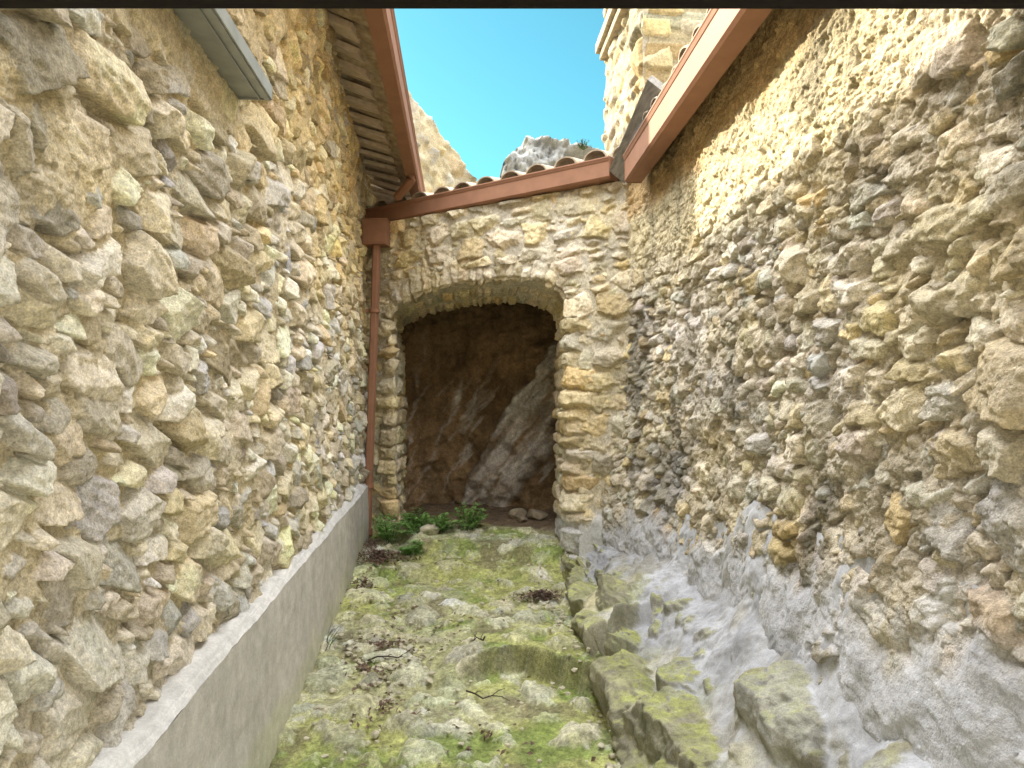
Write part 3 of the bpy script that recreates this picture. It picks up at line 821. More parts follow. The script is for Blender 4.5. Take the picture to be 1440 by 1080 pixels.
M_BLOCK = plain_mat('fallen_block', (.26, .20, .13), rough=.9, nscale=18, var=.35, bump=.5, dist=.01, c2=(.36, .30, .21))
M_PALE = plain_mat('pale_loose_stone', (.46, .42, .31), rough=.9, nscale=24, var=.3, bump=.5, dist=.008)
for (cx, cy, s, sd, rz, lb) in [
    (.50, 6.62, (.085, .065, .055), 3, .3, 'brown fallen stone on the cave floor, nearer the middle of the arch'),
    (.66, 6.50, (.10, .075, .06), 8, -.4, 'largest fallen block on the cave floor, close behind the right jamb'),
    (.52, 6.42, (.065, .05, .03), 12, .9, 'flat brown slab lying in front of the other cave floor stones')]:
    z = float(ground_z(np.array(cx), np.array(cy)))
    stone_obj('fallen_stone', (cx, cy, z + s[2] * .55), s, sd, M_BLOCK, lb, 'fallen stones on the cave floor', rz)
for (cx, cy, s, sd, rz, lb) in [
    (-.27, 6.02, (.085, .06, .055), 21, .2, 'pale stone half hidden among the green plants by the threshold'),
    (-.06, 6.20, (.05, .04, .035), 22, 1.2, 'small whitish stone lying right of the green plants')]:
    z = float(ground_z(np.array(cx), np.array(cy)))
    stone_obj('loose_stone', (cx, cy, z + s[2] * .5), s, sd, M_PALE, lb, 'loose pale stones by the threshold', rz)

# ------------------------------------------------------------------ GUTTERS
def trough(bm, p0, p1, lat, w, h, ends=True):
    p0 = Vector(p0); p1 = Vector(p1); lat = Vector(lat).normalized(); up = Vector((0, 0, 1))
    prof = [(0, h * .97), (0, 0), (w - .014, 0), (w, .014), (w, h * .78), (w + .004, h * .80), (w + .010, h - .016), (w + .014, h - .010), (w + .013, h - .002), (w + .006, h), (w - .002, h - .004),
            (w - .004, .016), (w - .015, .004), (.004, .004), (.004, h * .97)]
    n = len(prof)
    nseg = max(2, int((p1 - p0).length / .5))
    rings = [[bm.verts.new(p0.lerp(p1, i / nseg) + lat * a + up * b) for a, b in prof] for i in range(nseg + 1)]
    for r0, r1 in zip(rings, rings[1:]):
        for k in range(n): bm.faces.new((r0[k], r0[(k + 1) % n], r1[(k + 1) % n], r1[k]))
    bm.faces.new(rings[0]); bm.faces.new(rings[-1])
def cap(bm, p, d, lat, w, h):
    p = Vector(p); d = Vector(d).normalized(); lat = Vector(lat).normalized(); up = Vector((0, 0, 1))
    prof = [(-.003, h), (-.003, -.003), (w - .012, -.003), (w + .003, .012), (w + .003, h * .8), (w + .015, h - .01), (w + .012, h + .002)]
    a = [bm.verts.new(p + lat * x + up * y) for x, y in prof]; b = [bm.verts.new(p + d * .004 + lat * x + up * y) for x, y in prof]
    bm.faces.new(a); bm.faces.new(b[::-1])
    for k in range(len(prof)): bm.faces.new((a[k], a[(k + 1) % len(prof)], b[(k + 1) % len(prof)], b[k]))

def gutter(p0, p1, lat, w, h, label, capped=(True, True), brackets=()):
    p0 = Vector(p0); p1 = Vector(p1); d = (p1 - p0).normalized()
    mid = (p0 + p1) / 2
    root = tag(empty('gutter', mid), label, 'gutter', 'copper brown gutters')
    bm = bmesh.new(); trough(bm, p0, p1, lat, w, h); bm_out('trough', bm, M_COPPER, root)
    if capped[0]: bm = bmesh.new(); cap(bm, p0, -d, lat, w, h); bm_out('end_cap', bm, M_COPPER, root)
    if capped[1]: bm = bmesh.new(); cap(bm, p1, d, lat, w, h); bm_out('end_cap', bm, M_COPPER, root)
    for t in brackets:
        bm = bmesh.new(); q = p0.lerp(p1, t)
        l = Vector(lat).normalized()
        box(bm, q + l * w * .5 + Vector((0, 0, h - .012)), (.025, w * .96, .004), rot=Matrix((d, l, Vector((0, 0, 1)))).transposed())
        bm_out('bracket', bm, M_COPPER, root)
    return root

left_gutter = gutter((-.445, .7, 1.79), (-.45, 6.80, 1.79), (1, 0, 0), .094, .16, 'long copper brown box gutter along the left eaves, running towards the camera', (False, True), (.2, .35, .5, .65, .8, .95))
right_gutter = gutter((1.075, .6, 1.41), (1.15, 4.66, 1.41), (-1, .0165, 0), .108, .178, 'copper brown box gutter on the right eaves, its near face catching the sun', (False, True), (.2, .4, .6, .8, .95))
gdir = Vector((1.004 + .585, 5.026 - 6.39, 0)).normalized()
g0 = Vector((-.845, 6.565, 1.55)); g1 = Vector((1.012, 5.03, 1.552))
gl = Vector((gdir.y, -gdir.x, 0))
w_end = .125
end_gutter = gutter(g0 - gl * w_end, g1 - gl * w_end, gl, w_end, .15, 'short copper brown gutter crossing the alley above the arched wall', (True, True), (.15, .4, .65, .9))

# outlet elbow at the far end of the left gutter, dropping onto the end roof
bm = bmesh.new()
tube(bm, [(-.405, 5.86, 1.80), (-.405, 5.86, 1.765), (-.43, 5.90, 1.735), (-.50, 6.0, 1.69), (-.53, 6.05, 1.67)], .036, 12)
bm_out('outlet_pipe', bm, M_COPPER, left_gutter, smooth=True)

# downpipe: hopper box, pipe, clips, shoe
dp = tag(empty('downpipe', (-.82, 6.3, -1.20)), 'copper brown downpipe with a box hopper standing in the left corner', 'downpipe')
rz = Matrix.Rotation(-R(8), 3, 'Z')
bm = bmesh.new(); hc = Vector((-.727, 6.29, 1.43))
box(bm, hc, (.205, .16, .20), rz, .006)
box(bm, hc + Vector((0, 0, .098)), (.218, .172, .014), rz, .004)
box(bm, hc + Vector((0, 0, -.106)), (.205, .16, .012), rz, .004)
bm_out('hopper', bm, M_COPPER, dp)
def ribbed_pipe(bm, pts, r):
    seg = 20; rings = []
    for p in pts:
        p = Vector(p)
        rings.append([bm.verts.new(p + Vector((math.cos(t * 2 * math.pi / seg), math.sin(t * 2 * math.pi / seg), 0)) * (r if t % 4 < 2 else r * .90)) for t in range(seg)])
    for a, b in zip(rings, rings[1:]):
        for k in range(seg): bm.faces.new((a[k], a[(k + 1) % seg], b[(k + 1) % seg], b[k]))
    bm.faces.new(rings[0]); bm.faces.new(rings[-1])
bm = bmesh.new()
ptop = Vector((-.722, 6.27, 1.33)); pbot = Vector((-.795, 6.29, -1.12))
ribbed_pipe(bm, [ptop.lerp(pbot, i / 10) for i in range(11)], .036)
bm_out('pipe', bm, M_COPPER, dp)
for t in (.23, .83):
    q = ptop.lerp(pbot, t); bm = bmesh.new()
    tube(bm, [q + Vector((0, 0, .016)), q - Vector((0, 0, .016))], .045, 16)
    box(bm, q + Vector((-.055, .01, 0)), (.045, .022, .028), bevel=.003)
    bm_out('clip', bm, M_COPPER, dp)
bm = bmesh.new()
tube(bm, [pbot + Vector((0, 0, .06)), pbot, pbot + Vector((-.006, -.03, -.035)), pbot + Vector((-.012, -.10, -.07))], .047, 14)
bm_out('shoe', bm, M_COPPER, dp, smooth=True)

# ------------------------------------------------------------------ ROOFS
def canal(bm, p, axis, lat, length, r, up=True, r2=None, th=.012, seg=9, flat=.75):
    """one half-round clay tile starting at p, running along axis"""
    p = Vector(p); axis = Vector(axis); L = axis.length; ax = axis / L; lat = Vector(lat).normalized(); nrm = lat.cross(ax)
    if nrm.z < 0: nrm = -nrm
    r2 = r2 or r * .85; rings = []
    for (d, rr) in ((0, r), (length * .5, (r + r2) / 2), (length, r2)):
        o, i = [], []
        for k in range(seg + 1):
            a = math.pi * k / seg; c, s = math.cos(a), math.sin(a) * flat * (1 if up else -1)
            o.append(bm.verts.new(p + ax * d + lat * rr * c + nrm * rr * s))
            i.append(bm.verts.new(p + ax * d + lat * (rr - th) * c + nrm * (rr - th) * s))
        rings.append(o + i[::-1])
    n = len(rings[0])
    for a, b in zip(rings, rings[1:]):
        for k in range(n): bm.faces.new((a[k], a[(k + 1) % n], b[(k + 1) % n], b[k]))
    for rg in (rings[0], rings[-1]):
        for k in range(seg): bm.faces.new((rg[k], rg[k + 1], rg[n - 2 - k], rg[n - 1 - k]))

rnd = random.Random(7)
# end roof over the arch: rises away from the gutter
roof_end = tag(empty('tiled_roof', (.1, 6.3, 1.5)), 'low roof of weathered half-round clay tiles behind the gutter above the arch', 'roof')
ed = Vector((-gl.x, -gl.y, 0)); e_ax = (ed + Vector((0, 0, .17))).normalized()
bm = bmesh.new()
Lg = (g1 - g0).length; nt = 10
for k in range(-3, nt + 1):
    base = g0 + gdir * (Lg * (k + .5) / nt) - gl * (w_end - .045)
    for row in range(6):
        j = rnd.uniform(-.012, .012)
        st = base + e_ax * (row * .36) + gdir * j + Vector((0, 0, .148 + row * .012 + rnd.uniform(-.006, .010)))
        ax = (e_ax + gdir * rnd.uniform(-.03, .03)).normalized()
        canal(bm, st - e_ax * (.02 + rnd.uniform(0, .03)), ax, gdir, .42, .098, True, .085, flat=.72)
        canal(bm, st + gdir * (Lg / nt / 2) + Vector((0, 0, -.015)), ax, gdir, .42, .085, False, .098, flat=.6)
bm_out('clay_tiles', bm, M_TILE, roof_end, smooth=True)
bm = bmesh.new()
cc = g0.lerp(g1, .5) + ed * 1.12 + Vector((0, 0, .235))
xx = gdir; zz_ = xx.cross(e_ax); rotm = Matrix((xx, e_ax, zz_ if zz_.z > 0 else -zz_)).transposed()
box(bm, cc, (Lg + .5, 1.95, .06), rotm)
bm_out('roof_deck', bm, M_BOARD, roof_end)

# left roof with its tiled eaves
roof_l = tag(empty('tiled_roof', (-1.6, 3.6, 2.0)), 'left house roof seen from below as rows of dusty clay eave tiles', 'roof')
def soff_x(y): return left_x(np.array(y), np.array(2.1)) + .0
bm = bmesh.new(); y = .7
while y < 7.5:
    l = .275 + rnd.uniform(-.01, .01)
    xw = float(soff_x(y + l / 2)) - .06; xo = -.575 + rnd.uniform(-.008, .008)
    zi, zo = 2.125 + rnd.uniform(-.004, .004), 2.035 + rnd.uniform(-.006, .006)
    ang = math.atan2(zo - zi, xo - xw)
    box(bm, ((xw + xo) / 2, y + l / 2, (zi + zo) / 2), (xo - xw, l - .032, .034), Matrix.Rotation(-ang, 3, 'Y') @ Matrix.Rotation(R(11) + rnd.uniform(-.04, .04), 3, 'X'), .004)
    y += l - .004
bm_out('eave_tile_row', bm, M_SOFFIT, roof_l)
bm = bmesh.new(); y = .7; r_ax = Vector((-1, 0, .36)).normalized()
while y < 7.5:
    canal(bm, (-.415 + rnd.uniform(-.01, .01), y, 2.02), r_ax, (0, 1, 0), .45, .095, False, .085, flat=.55)
    canal(bm, (-.425 + rnd.uniform(-.012, .012), y + .1, 2.035), r_ax, (0, 1, 0), .45, .085, True, .075, flat=.62)
    y += .2
bm_out('canal_tiles', bm, M_TILE, roof_l, smooth=True)
bm = bmesh.new()
box(bm, (-2.0, 3.75, 2.66), (3.0, 6.1, .07), Matrix.Rotation(R(19.8), 3, 'Y'))
bm_out('roof_deck', bm, M_BOARD, roof_l)
bm = bmesh.new()                                  # mortar course between wall head and tiles
box(bm, (-1.02, 3.8, 2.19), (.42, 6.3, .08)); box(bm, (-.80, 4.1, 2.178), (.52, 6.86, .03), Matrix.Rotation(R(21.8), 3, 'Y')); box(bm, (-.78, 7.57, 2.10), (.62, .06, .34)); bm_out('mortar_course', bm, M_BED, roof_l)

# right roof above its gutter
roof_r = tag(empty('tiled_roof', (1.9, 2.6, 1.6)), 'right house roof edge hidden above the sunlit gutter', 'roof')
bm = bmesh.new(); y = .6; q_ax = Vector((1, 0, .36)).normalized()
while y < 4.7:
    canal(bm, (1.03 + (y - .6) * .0165 + rnd.uniform(-.01, .01), y, 1.655), q_ax, (0, 1, 0), .45, .095, False, .085, flat=.55)
    canal(bm, (1.04 + (y - .6) * .0165 + rnd.uniform(-.01, .01), y + .1, 1.67), q_ax, (0, 1, 0), .45, .085, True, .075, flat=.62)
    y += .2
bm_out('canal_tiles', bm, M_TILE, roof_r, smooth=True)
bm = bmesh.new(); box(bm, (2.25, 2.66, 2.06), (2.5, 4.1, .07), Matrix.Rotation(-R(19.8), 3, 'Y')); bm_out('roof_deck', bm, M_BOARD, roof_r)

# weathered board closing the end of the right eaves
bm = bmesh.new()
b0 = Vector((1.045, 5.04, 1.60)); b1 = Vector((1.085, 4.12, 1.84)); d = (b1 - b0).normalized()
sx = Vector((1, 0, -.9)).normalized(); sx = (sx - d * sx.dot(d)).normalized(); sz = sx.cross(d)
box(bm, (b0 + b1) / 2 + sx * .045, (.14, (b1 - b0).length, .045), Matrix((sx, d, sz)).transposed(), .003)
tag(bm_out('timber_board', bm, M_PLANK), 'dark weathered timber board sloping up behind the end of the sunlit gutter', 'board')

# ------------------------------------------------------------------ BEAM overhead and metal sill
bm = bmesh.new()
z0 = .578
box(bm, (.20, 1.03, z0 + .09), (2.5, .09, .17), Matrix.Rotation(R(-2.05), 3, 'Y'), .004)
tag(bm_out('timber_beam', bm, M_BEAM), 'black timber beam spanning the alley overhead, right along the top', 'beam')

passage = tag(empty('passage_blocker', (.2, .2, .7)), 'unseen passage ceiling and front wall added above the black beam to block light', 'house')
bm = bmesh.new(); box(bm, (.2, .93, 1.75), (2.6, .10, 1.98)); bm_out('blocker_front', bm, M_SOFFIT, passage)  # added out of frame to block skylight from behind the camera
bm = bmesh.new(); box(bm, (.2, -.30, .86), (2.6, 2.3, .10)); bm_out('blocker_ceiling', bm, M_BEAM, passage)

sill = tag(empty('window_sill', (-.76, 2.2, 1.12)), 'grey zinc window sill jutting from the rough wall high up', 'window sill')
bm = bmesh.new(); box(bm, (-.745, 1.90, 1.058), (.17, 1.36, .016), Matrix.Rotation(R(3), 3, 'Y'), .002); bm_out('sill_plate', bm, M_ZINC, sill)
bm = bmesh.new(); box(bm, (-.659, 1.90, 1.066), (.006, 1.364, .048), bevel=.002); box(bm, (-.672, 1.90, 1.043), (.018, 1.36, .008)); box(bm, (-.70, 1.90, 1.046), (.006, 1.36, .008)); bm_out('drip_edge', bm, M_ZINC, sill)
bm = bmesh.new(); box(bm, (-.74, 2.583, 1.062), (.16, .004, .040), bevel=.001); bm_out('end_plate', bm, M_ZINC, sill)

# ------------------------------------------------------------------ BACKGROUND: ruined wall, crag, upper building
def build_ruin():
    C = np.array([-1.62, 6.85]); Dv = np.array([.20, 9.25]) - C; Ln = np.linalg.norm(Dv); t = Dv / Ln; n = np.array([t[1], -t[0]])  # unseen tall left end placed so its shadow ends the sunlit strip
    res = .02
    U, W = uniform(0, Ln, 0, 1, res); nz = 150
    u = np.arange(0, Ln + .01, res); U, W = np.meshgrid(u, np.linspace(0, 1, 190))
    top = np.interp(u, [0, .5, 1.2, 1.6, 1.85, 2.1, 2.5, Ln], [4.15, 3.98, 3.72, 3.52, 3.36, 3.22, 3.02, 2.74]) + .05 * fbm(u, u * 0, .3, 4, 601)
    Z = -1.6 + (top[None, :] + 1.6) * W
    mort = fbm(U, Z, .3, 3, 602) * .02 + fbm(U, Z, .06, 3, 603) * .012
    Ug, Vg = uniform(0, Ln + .1, -1.6, 4.3, res)
    mg = fbm(Ug, Vg, .3, 3, 602) * .02 + fbm(Ug, Vg, .06, 3, 603) * .012
    st = pack(0, Ln, -1.6, 4.3, [(.10, .18, .06, .10, 1500, .08), (.05, .1, .03, .06, 3000, .1)], 604, .2)
    H, ID, D = lay(Ug, Vg, res, st, mg, 605, t=(-.01, .04), tilt=.2, warp=.02)
    col = stone_cols(ID, len(st), [(.40, .345, .235), (.36, .315, .235), (.40, .32, .185), (.31, .29, .24)], (.37, .315, .21), 606, Ug, Vg)
    ii = np.clip(((U - Ug[0, 0]) / res).round().astype(int), 0, Ug.shape[1] - 1); jj = np.clip(((Z + 1.6) / res).round().astype(int), 0, Ug.shape[0] - 1)
    h = 1.6 * H[jj, ii]; cc = col[jj, ii]
    P = np.stack([C[0] + t[0] * U + n[0] * h, C[1] + t[1] * U + n[1] * h, Z], -1)
    return sheet('r', P, cc, back=(-n[0] * .5, -n[1] * .5, 0))
ruin = put_sheets('ruined_wall', [build_ruin()], M_WALL)
tag(ruin, 'ruined stone wall with a sloping broken top rising beyond the left eaves', 'stone wall')

def build_upper():
    res = .014
    Y, Z = uniform(4.95, 6.42, 1.2, 4.2, res)
    mort = fbm(Y, Z, .2, 3, 702) * .012 + fbm(Y, Z, .04, 3, 703) * .008 - .01
    st = pack(4.9, 6.45, 1.1, 4.3, [(.10, .17, .05, .085, 900, .08), (.05, .09, .03, .05, 2500, .1)], 704, .15)
    st += [[5.22, 2.72, .20, .13, .05, .05], [5.15, 2.42, .2, .12, 0, .05]]
    H, ID, D = lay(Y, Z, res, st, mort, 705, t=(-.005, .035), tilt=.15, boxy=.7, warp=.012, strata=0)
    col = stone_cols(ID, len(st), [(.33, .275, .17), (.30, .255, .17), (.34, .25, .12), (.29, .26, .19)], (.32, .27, .175), 706, Y, Z)
    batter = .012 * fbm(Z, Y * 0, .5, 3, 707) * sstep(6.0, 6.4, Y)
    P = np.stack([1.26 - H + batter, Y + .02 * fbm(Z, Y * 0, .18, 4, 708) * sstep(6.1, 6.42, Y), Z], -1)
    side = sheet('u', P, col, back=(1.6, 0, 0), flip=True)
    # gable front turned to the alley mouth: squared blocks
    X, Z = uniform(1.235, 2.8, 1.3, 4.2, res)
    rs = np.random.RandomState(709); S = []; v = 1.3
    while v < 4.3:
        h = rs.uniform(.14, .24); u = 1.1 + rs.uniform(0, .15)
        while u < 2.9:
            w = rs.uniform(.2, .42); S.append([u + w / 2, v + h / 2, w / 2 * .98, h / 2 * .96, rs.normal(0, .02), rs.uniform(.005, .03)]); u += w
        v += h
    m2 = fbm(X, Z, .06, 3, 710) * .008 - .012
    H2, ID2, D2 = lay(X, Z, res, S, m2, 711, tilt=.08, boxy=1., warp=.010, strata=0)
    c2 = stone_cols(ID2, len(S), [(.42, .34, .19), (.40, .33, .21), (.44, .34, .16)], (.40, .34, .23), 712, X, Z)
    front = sheet('v', np.stack([X, 4.945 - H2, Z], -1), c2)
    return [side, front]
upper = put_sheets('stone_building', build_upper(), M_FINE)
tag(upper, 'sunlit stone tower house rising above the right gutter', 'building')
# moulded course near its top corner
def build_course():
    rs = np.random.RandomState(5)
    bm = bmesh.new()
    for k, (dx, z, hh) in enumerate([(.05, 3.02, .07), (.085, 3.095, .09)]):
        y = 5.4
        while y < 6.46:
            l = rs.uniform(.25, .4); y1 = min(y + l, 6.40 + dx * .6)
            box(bm, (1.26 - dx + .25, (y + y1) / 2, z + hh / 2 + rs.normal(0, .003)), (.5, y1 - y - .004, hh - .003), bevel=.014)
            y = y1
            if y1 >= 6.40: break
    return bm
bm_out('cornice', build_course(), plain_mat('cornice_stone', (.28, .23, .145), rough=.9, nscale=20, var=.3, bump=.6, dist=.01), upper)

def build_crag():
    x = np.arange(.3, 5.0, .025); w = np.linspace(0, 1, 170)
    X, W = np.meshgrid(x, w)
    top = np.interp(x, [.3, .62, .74, .86, .98, 1.08, 1.18, 1.30, 1.6, 1.85, 2.1, 2.35, 2.8, 3.6, 5.0], [3.7, 3.95, 4.38, 4.48, 4.68, 4.74, 4.90, 4.90, 4.84, 4.78, 4.66, 4.56, 4.40, 4.15, 3.6])
    top = top + .06 * fbm(x, x * 0, .3, 5, 801, .5)
    Z = -1.7 + (top + 1.7)[None, :] * W
    n = .10 * ridged(X * 1.3 - Z * .4, Z, .18, 4, 809) + ridged(X + .5 * Z, Z * .6, .7, 5, 803) * .30 + fbm(X, Z, .35, 5, 802, .6) * .22
    Y = 13.1 + .35 * W ** 3 - n
    col = np.array([.235, .23, .21]) * (1 + .35 * fbm(X, Z, .25, 5, 804) + .2 * fbm(X, Z, .06, 3, 808))[..., None]
    return sheet('k', np.stack([X, Y, Z], -1), col, back=(0, 1.6, -.1))
crag = put_sheets('rock_crag', [build_crag()], M_WALL)
tag(crag, 'grey limestone crag standing against the sky beyond the end roof', 'rock')

# ------------------------------------------------------------------ PLANTS
def leaf(bm, p, d, up, l, w):
    d = d.normalized(); s = d.cross(up)
    if s.length < 1e-4: s = Vector((1, 0, 0))
    s.normalize(); n = s.cross(d)
    a = bm.verts.new(p); b = bm.verts.new(p + d * l * .5 + s * w * .5 + n * w * .15); c = bm.verts.new(p + d * l - n * l * .12); e = bm.verts.new(p + d * l * .5 - s * w * .5 + n * w * .15)
    m = bm.verts.new(p + d * l * .5)
    bm.faces.new((a, b, m)); bm.faces.new((b, c, m)); bm.faces.new((a, m, e)); bm.faces.new((m, c, e))

def herb(c, radius, height, nst, seed, label):
    rs = random.Random(seed)
    z = float(ground_z(np.array(c[0]), np.array(c[1])))
    root = tag(empty('leafy_plant', (c[0], c[1], z)), label, 'plant', 'green plants at the cave threshold')
    bs, bl = bmesh.new(), bmesh.new()
    for k in range(nst):
        a = rs.uniform(0, 2 * math.pi); rr = radius * math.sqrt(rs.random())
        hh = height * rs.uniform(.45, 1.05) * (1 - .45 * rr / radius)
        base = Vector((c[0] + .25 * rr * math.cos(a), c[1] + .25 * rr * math.sin(a), z - .01))
        tip = Vector((c[0] + rr * math.cos(a), c[1] + rr * math.sin(a), z + hh))
        mid = base.lerp(tip, .5) + Vector((0, 0, hh * .22))
        pts = [base.lerp(mid, t).lerp(mid.lerp(tip, t), t) for t in (0, .2, .4, .6, .8, 1)]
        tube(bs, pts, [.0025, .0023, .002, .0018, .0014, .001], 4)
        for i in range(1, 6):
            d = (pts[i] - pts[i - 1]).normalized(); side = d.cross(Vector((0, 0, 1)))
            if side.length < .01: side = Vector((1, 0, 0))
            side.normalize()
            for sg in (-1, 1):
                br = (side * sg + d * rs.uniform(.3, .8) + Vector((0, 0, rs.uniform(-.2, .35)))).normalized()
                bl_len = rs.uniform(.03, .055) * (1.1 - .1 * i)
                for t in (.35, .7, 1.0):
                    q = pts[i] + br * bl_len * t
                    for sg2 in ((-1, 1) if t < 1 else (0,)):
                        dd = br + br.cross(Vector((0, 0, 1))) * sg2 * .9 + Vector((0, 0, rs.uniform(-.25, .2)))
                        leaf(bl, q, dd, Vector((rs.uniform(-.3, .3), rs.uniform(-.3, .3), 1)), rs.uniform(.022, .040), rs.uniform(.012, .021))
    bm_out('stems', bs, M_STEM, root); bm_out('foliage', bl, M_LEAF, root)
    return root
herb((-.58, 6.10), .20, .28, 17, 1, 'bushy green plant close to the downpipe and left jamb, tallest of the clump')
herb((-.36, 6.04), .20, .15, 14, 2, 'low green plant sprawling in the middle of the clump before the cave')
herb((-.17, 6.10), .20, .13, 14, 3, 'low spreading green plant along the threshold edge')
herb((.04, 6.10), .17, .25, 15, 4, 'upright green plant at the right end of the clump, in front of the dark cave')
herb((-.37, 5.68), .11, .11, 12, 5, 'small bright plant hanging below the step in front of the clump')
herb((-.40, 6.28), .15, .22, 14, 6, 'green plant at the back of the clump, just inside the arch')

# loose pebbles lying in the joints of the floor (uncountable)
def pebbles():
    rs = random.Random(31); bm = bmesh.new()
    for k in range(520):
        if k < 260: x, y = rs.gauss(-.42, .16), rs.gauss(3.95, .38)
        elif k < 380: x, y = rs.gauss(.58, .05), rs.uniform(2.8, 5.5)
        else: x, y = rs.uniform(-.74, .6), rs.uniform(2.6, 6.0)
        if not -.75 < x < .64: continue
        r = rs.uniform(.005, .015) * (1.5 if rs.random() < .1 else 1); z = float(ground_z(np.array(x), np.array(y))) + .014
        M = Matrix.Translation((x, y, z)) @ Matrix.Rotation(rs.uniform(0, 6.28), 4, 'Z') @ Matrix.Diagonal((r * rs.uniform(.8, 1.5), r, r * rs.uniform(.5, .9), 1))
        q = bmesh.ops.create_icosphere(bm, subdivisions=1, radius=1, matrix=M)
        for vtx in q['verts']: vtx.co += Vector((rs.gauss(0, .16), rs.gauss(0, .16), rs.gauss(0, .12))) * r
    return bm
tag(bm_out('pebbles', pebbles(), M_PALE), 'small pale pebbles scattered on the alley floor', 'pebbles', kind='stuff')

# dead leaves, twigs
def litter(spots, seed):
    rs = random.Random(seed); bm = bmesh.new()
    for (cx, cy, rx, ry, n, h) in spots:
        for _ in range(n):
            a = rs.uniform(0, 6.283); q = abs(rs.gauss(0, .5))
            x = cx + rx * q * math.cos(a); y = cy + ry * q * math.sin(a)
            z = float(ground_z(np.array(x), np.array(y))) + .012 + rs.uniform(0, h) * max(0, 1 - q)
            d = Vector((rs.gauss(0, 1), rs.gauss(0, 1), rs.gauss(0, .35)))
            leaf(bm, Vector((x, y, z)), d, Vector((rs.gauss(0, .4), rs.gauss(0, .4), 1)), rs.uniform(.018, .042), rs.uniform(.010, .022))
    return bm
bm = litter([(-.62, 5.62, .26, .22, 700, .05), (-.72, 5.95, .12, .2, 150, .03), (.52, 4.86, .20, .10, 330, .05), (-.50, 3.85, .30, .24, 130, .02), (-.45, 4.15, .25, .2, 120, .02), (-.36, 3.45, .22, .2, 60, .02),
             (-.1, 4.4, .8, 1.0, 90, .01), (.1, 3.2, .7, .5, 40, .01), (-.68, 5.2, .15, .5, 130, .02)], 5)
tag(bm_out('dead_leaves', bm, M_LITTER), 'dry brown leaves drifted on the steps', 'leaves', kind='stuff')

def twig(x, y, L, ang, seed, label):
    rs = random.Random(seed); bm = bmesh.new()
    def g(x, y): return float(ground_z(np.array(x), np.array(y)))
    pts = []; a = ang
    px, py = x, y
    for i in range(6):
        pts.append((px, py, g(px, py) + .028 + .012 * math.sin(i * 2 + seed)))
        px += math.cos(a) * L / 5; py += math.sin(a) * L / 5; a += rs.uniform(-.35, .35)
    tube(bm, pts, [.0042, .004, .0035, .003, .002, .0012], 6)
    for i in (1, 2, 3, 4):
        p = Vector(pts[i]); aa = ang + rs.choice((-1, 1)) * rs.uniform(.5, 1.1); l = L * rs.uniform(.15, .35)
        q = p + Vector((math.cos(aa) * l, math.sin(aa) * l, rs.uniform(.0, .04)))
        tube(bm, [p, p.lerp(q, .5) + Vector((0, 0, .006)), q], [.0024, .0018, .001], 5)
    return tag(bm_out('twig', bm, M_TWIG), label, 'twig', 'dry twigs on the alley floor')
twig(.02, 3.55, .22, -.3, 1, 'dark forked twig near the middle of the mossy floor, below the stone step')
twig(.12, 3.92, .12, 1.9, 2, 'short dark twig poking up at the left end of the stone step')
# twig(-.60, 4.25, .34, -.25, 3, 'long thin dry twig lying across the pale stones by the plinth')
# twig(-.62, 3.62, .24, .35, 4, 'crooked dark twig in the rubble near the plinth')
twig(-.50, 3.95, .28, .1, 5, 'dry twig tangled in brown leaves on the floor')

# thin grass sprig against the plinth
def sprig(c, n, h, seed):
    rs = random.Random(seed); bm = bmesh.new(); z = float(ground_z(np.array(c[0]), np.array(c[1])))
    for _ in range(n):
        d = Vector((rs.uniform(.0, .5), rs.gauss(0, .3), 1)).normalized(); L = h * rs.uniform(.5, 1.1)
        p = Vector((c[0] + rs.gauss(0, .012), c[1] + rs.gauss(0, .02), z))
        tube(bm, [p, p + d * L * .5, p + d * L * .9 + Vector((.02, 0, 0))], [.0018, .0014, .0006], 4)
    return bm
tag(bm_out('grass_sprig', sprig((-.735, 4.15), 9, .16, 3), M_STEM), 'thin sprig of grass growing where the plinth meets the floor', 'grass')

# scrub on the crag
rs = random.Random(11); bm = bmesh.new()
for _ in range(26):
    p = Vector((2.15, 13.0, 4.50)); d = Vector((rs.gauss(0, .6), rs.gauss(0, .5), rs.uniform(.4, 1.2))).normalized(); L = rs.uniform(.08, .2)
    tube(bm, [p, p + d * L * .6, p + d * L], [.006, .004, .002], 4)
    for t in (.5, .65, .8, .9, 1): 
        for _ in range(3): leaf(bm, p + d * L * t, Vector((rs.gauss(0, 1), rs.gauss(0, 1), rs.gauss(.4, 1))), Vector((0, 0, 1)), .03, .012)
tag(bm_out('shrub', bm, M_SCRUB), 'tiny dark scrub growing on the side of the crag', 'shrub')

# ------------------------------------------------------------------ LIGHT, SKY, CAMERA
PHI, EL = R(46), math.atan(.74 * math.cos(R(46)))
L = Vector((-math.cos(PHI) * math.cos(EL), math.sin(PHI) * math.cos(EL), math.sin(EL)))    # towards the sun
sl = bpy.data.lights.new('sun', 'SUN'); sl.energy = 2.9; sl.angle = R(.53); sl.color = (1, .90, .72)
so = bpy.data.objects.new('sun', sl); COL.objects.link(so); so.rotation_euler = L.to_track_quat('Z', 'Y').to_euler(); so.location = L * 30
w = bpy.data.worlds.new('World'); scene.world = w; w.use_nodes = True
nt = w.node_tree; bg = nt.nodes['Background']
sky = nt.nodes.new('ShaderNodeTexSky'); sky.sky_type = 'NISHITA'; sky.sun_disc = False
sky.sun_elevation = EL; sky.sun_rotation = math.atan2(L.x, L.y); sky.air_density = 1.0; sky.dust_density = .6; sky.ozone_density = 1.0
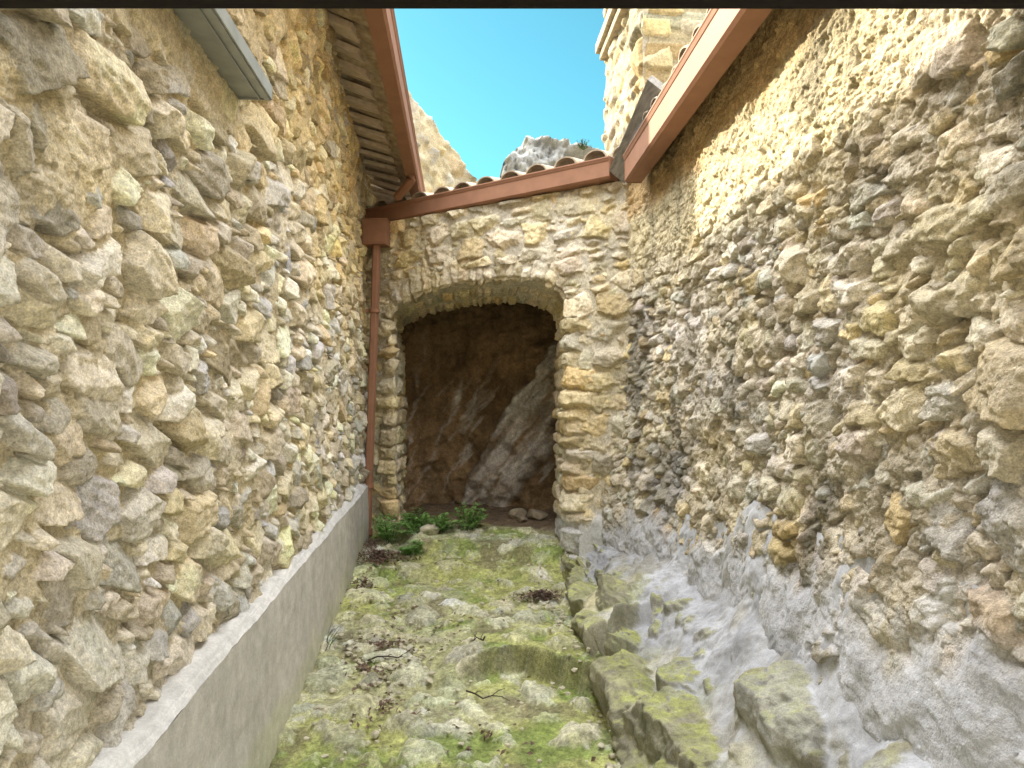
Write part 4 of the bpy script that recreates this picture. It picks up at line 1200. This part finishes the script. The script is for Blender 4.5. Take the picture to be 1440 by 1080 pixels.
# added bright veil overhead lights the shaded alley; sky toned to cyan low ahead
tc = N(nt, 'ShaderNodeTexCoord'); sx_ = N(nt, 'ShaderNodeSeparateXYZ'); nt.links.new(tc.outputs['Generated'], sx_.inputs[0])
def ramp(sock, a, b):
    m = N(nt, 'ShaderNodeMapRange', interpolation_type='SMOOTHSTEP'); m.inputs['From Min'].default_value = a; m.inputs['From Max'].default_value = b
    nt.links.new(sock, m.inputs['Value']); return m.outputs[0]
mu = N(nt, 'ShaderNodeMath', operation='MULTIPLY'); nt.links.new(ramp(sx_.outputs['Z'], .72, .55), mu.inputs[0]); nt.links.new(ramp(sx_.outputs['Y'], .0, .4), mu.inputs[1])
bw = N(nt, 'ShaderNodeRGBToBW'); nt.links.new(sky.outputs[0], bw.inputs[0])
fill_veil = N(nt, 'ShaderNodeMix', data_type='RGBA'); fill_veil.inputs['Factor'].default_value = .75
nt.links.new(sky.outputs[0], fill_veil.inputs['A']); nt.links.new(bw.outputs[0], fill_veil.inputs['B'])
def times(sock, c):
    m = N(nt, 'ShaderNodeMix', data_type='RGBA', blend_type='MULTIPLY'); m.inputs['Factor'].default_value = 1; m.inputs['B'].default_value = (*c, 1)
    nt.links.new(sock, m.inputs['A']); return m.outputs['Result']
fin = N(nt, 'ShaderNodeMix', data_type='RGBA'); nt.links.new(mu.outputs[0], fin.inputs['Factor'])
hi = N(nt, 'ShaderNodeMix', data_type='RGBA'); nt.links.new(ramp(sx_.outputs['Z'], .30, .92), hi.inputs['Factor'])
nt.links.new(times(fill_veil.outputs['Result'], (.75, .70, .62)), hi.inputs['A']); nt.links.new(times(fill_veil.outputs['Result'], (10.2, 9.5, 8.35)), hi.inputs['B'])
nt.links.new(hi.outputs['Result'], fin.inputs['A']); nt.links.new(times(sky.outputs[0], (.130, .310, .272)), fin.inputs['B'])
nt.links.new(fin.outputs['Result'], bg.inputs[0]); bg.inputs[1].default_value = .15

cd = bpy.data.cameras.new('camera'); cd.sensor_width = 36; cd.lens = 26; cd.clip_start = .05; cd.clip_end = 500
co = bpy.data.objects.new('camera', cd); COL.objects.link(co)
co.location = (0, 0, EYE); co.rotation_euler = (R(90 + 1.38), 0, R(-3.85))
scene.camera = co
scene.view_settings.view_transform = 'Standard'; scene.view_settings.look = 'None'
scene.view_settings.exposure = 2.35; scene.view_settings.gamma = 1
scene.cycles.max_bounces = 8; scene.cycles.diffuse_bounces = 6
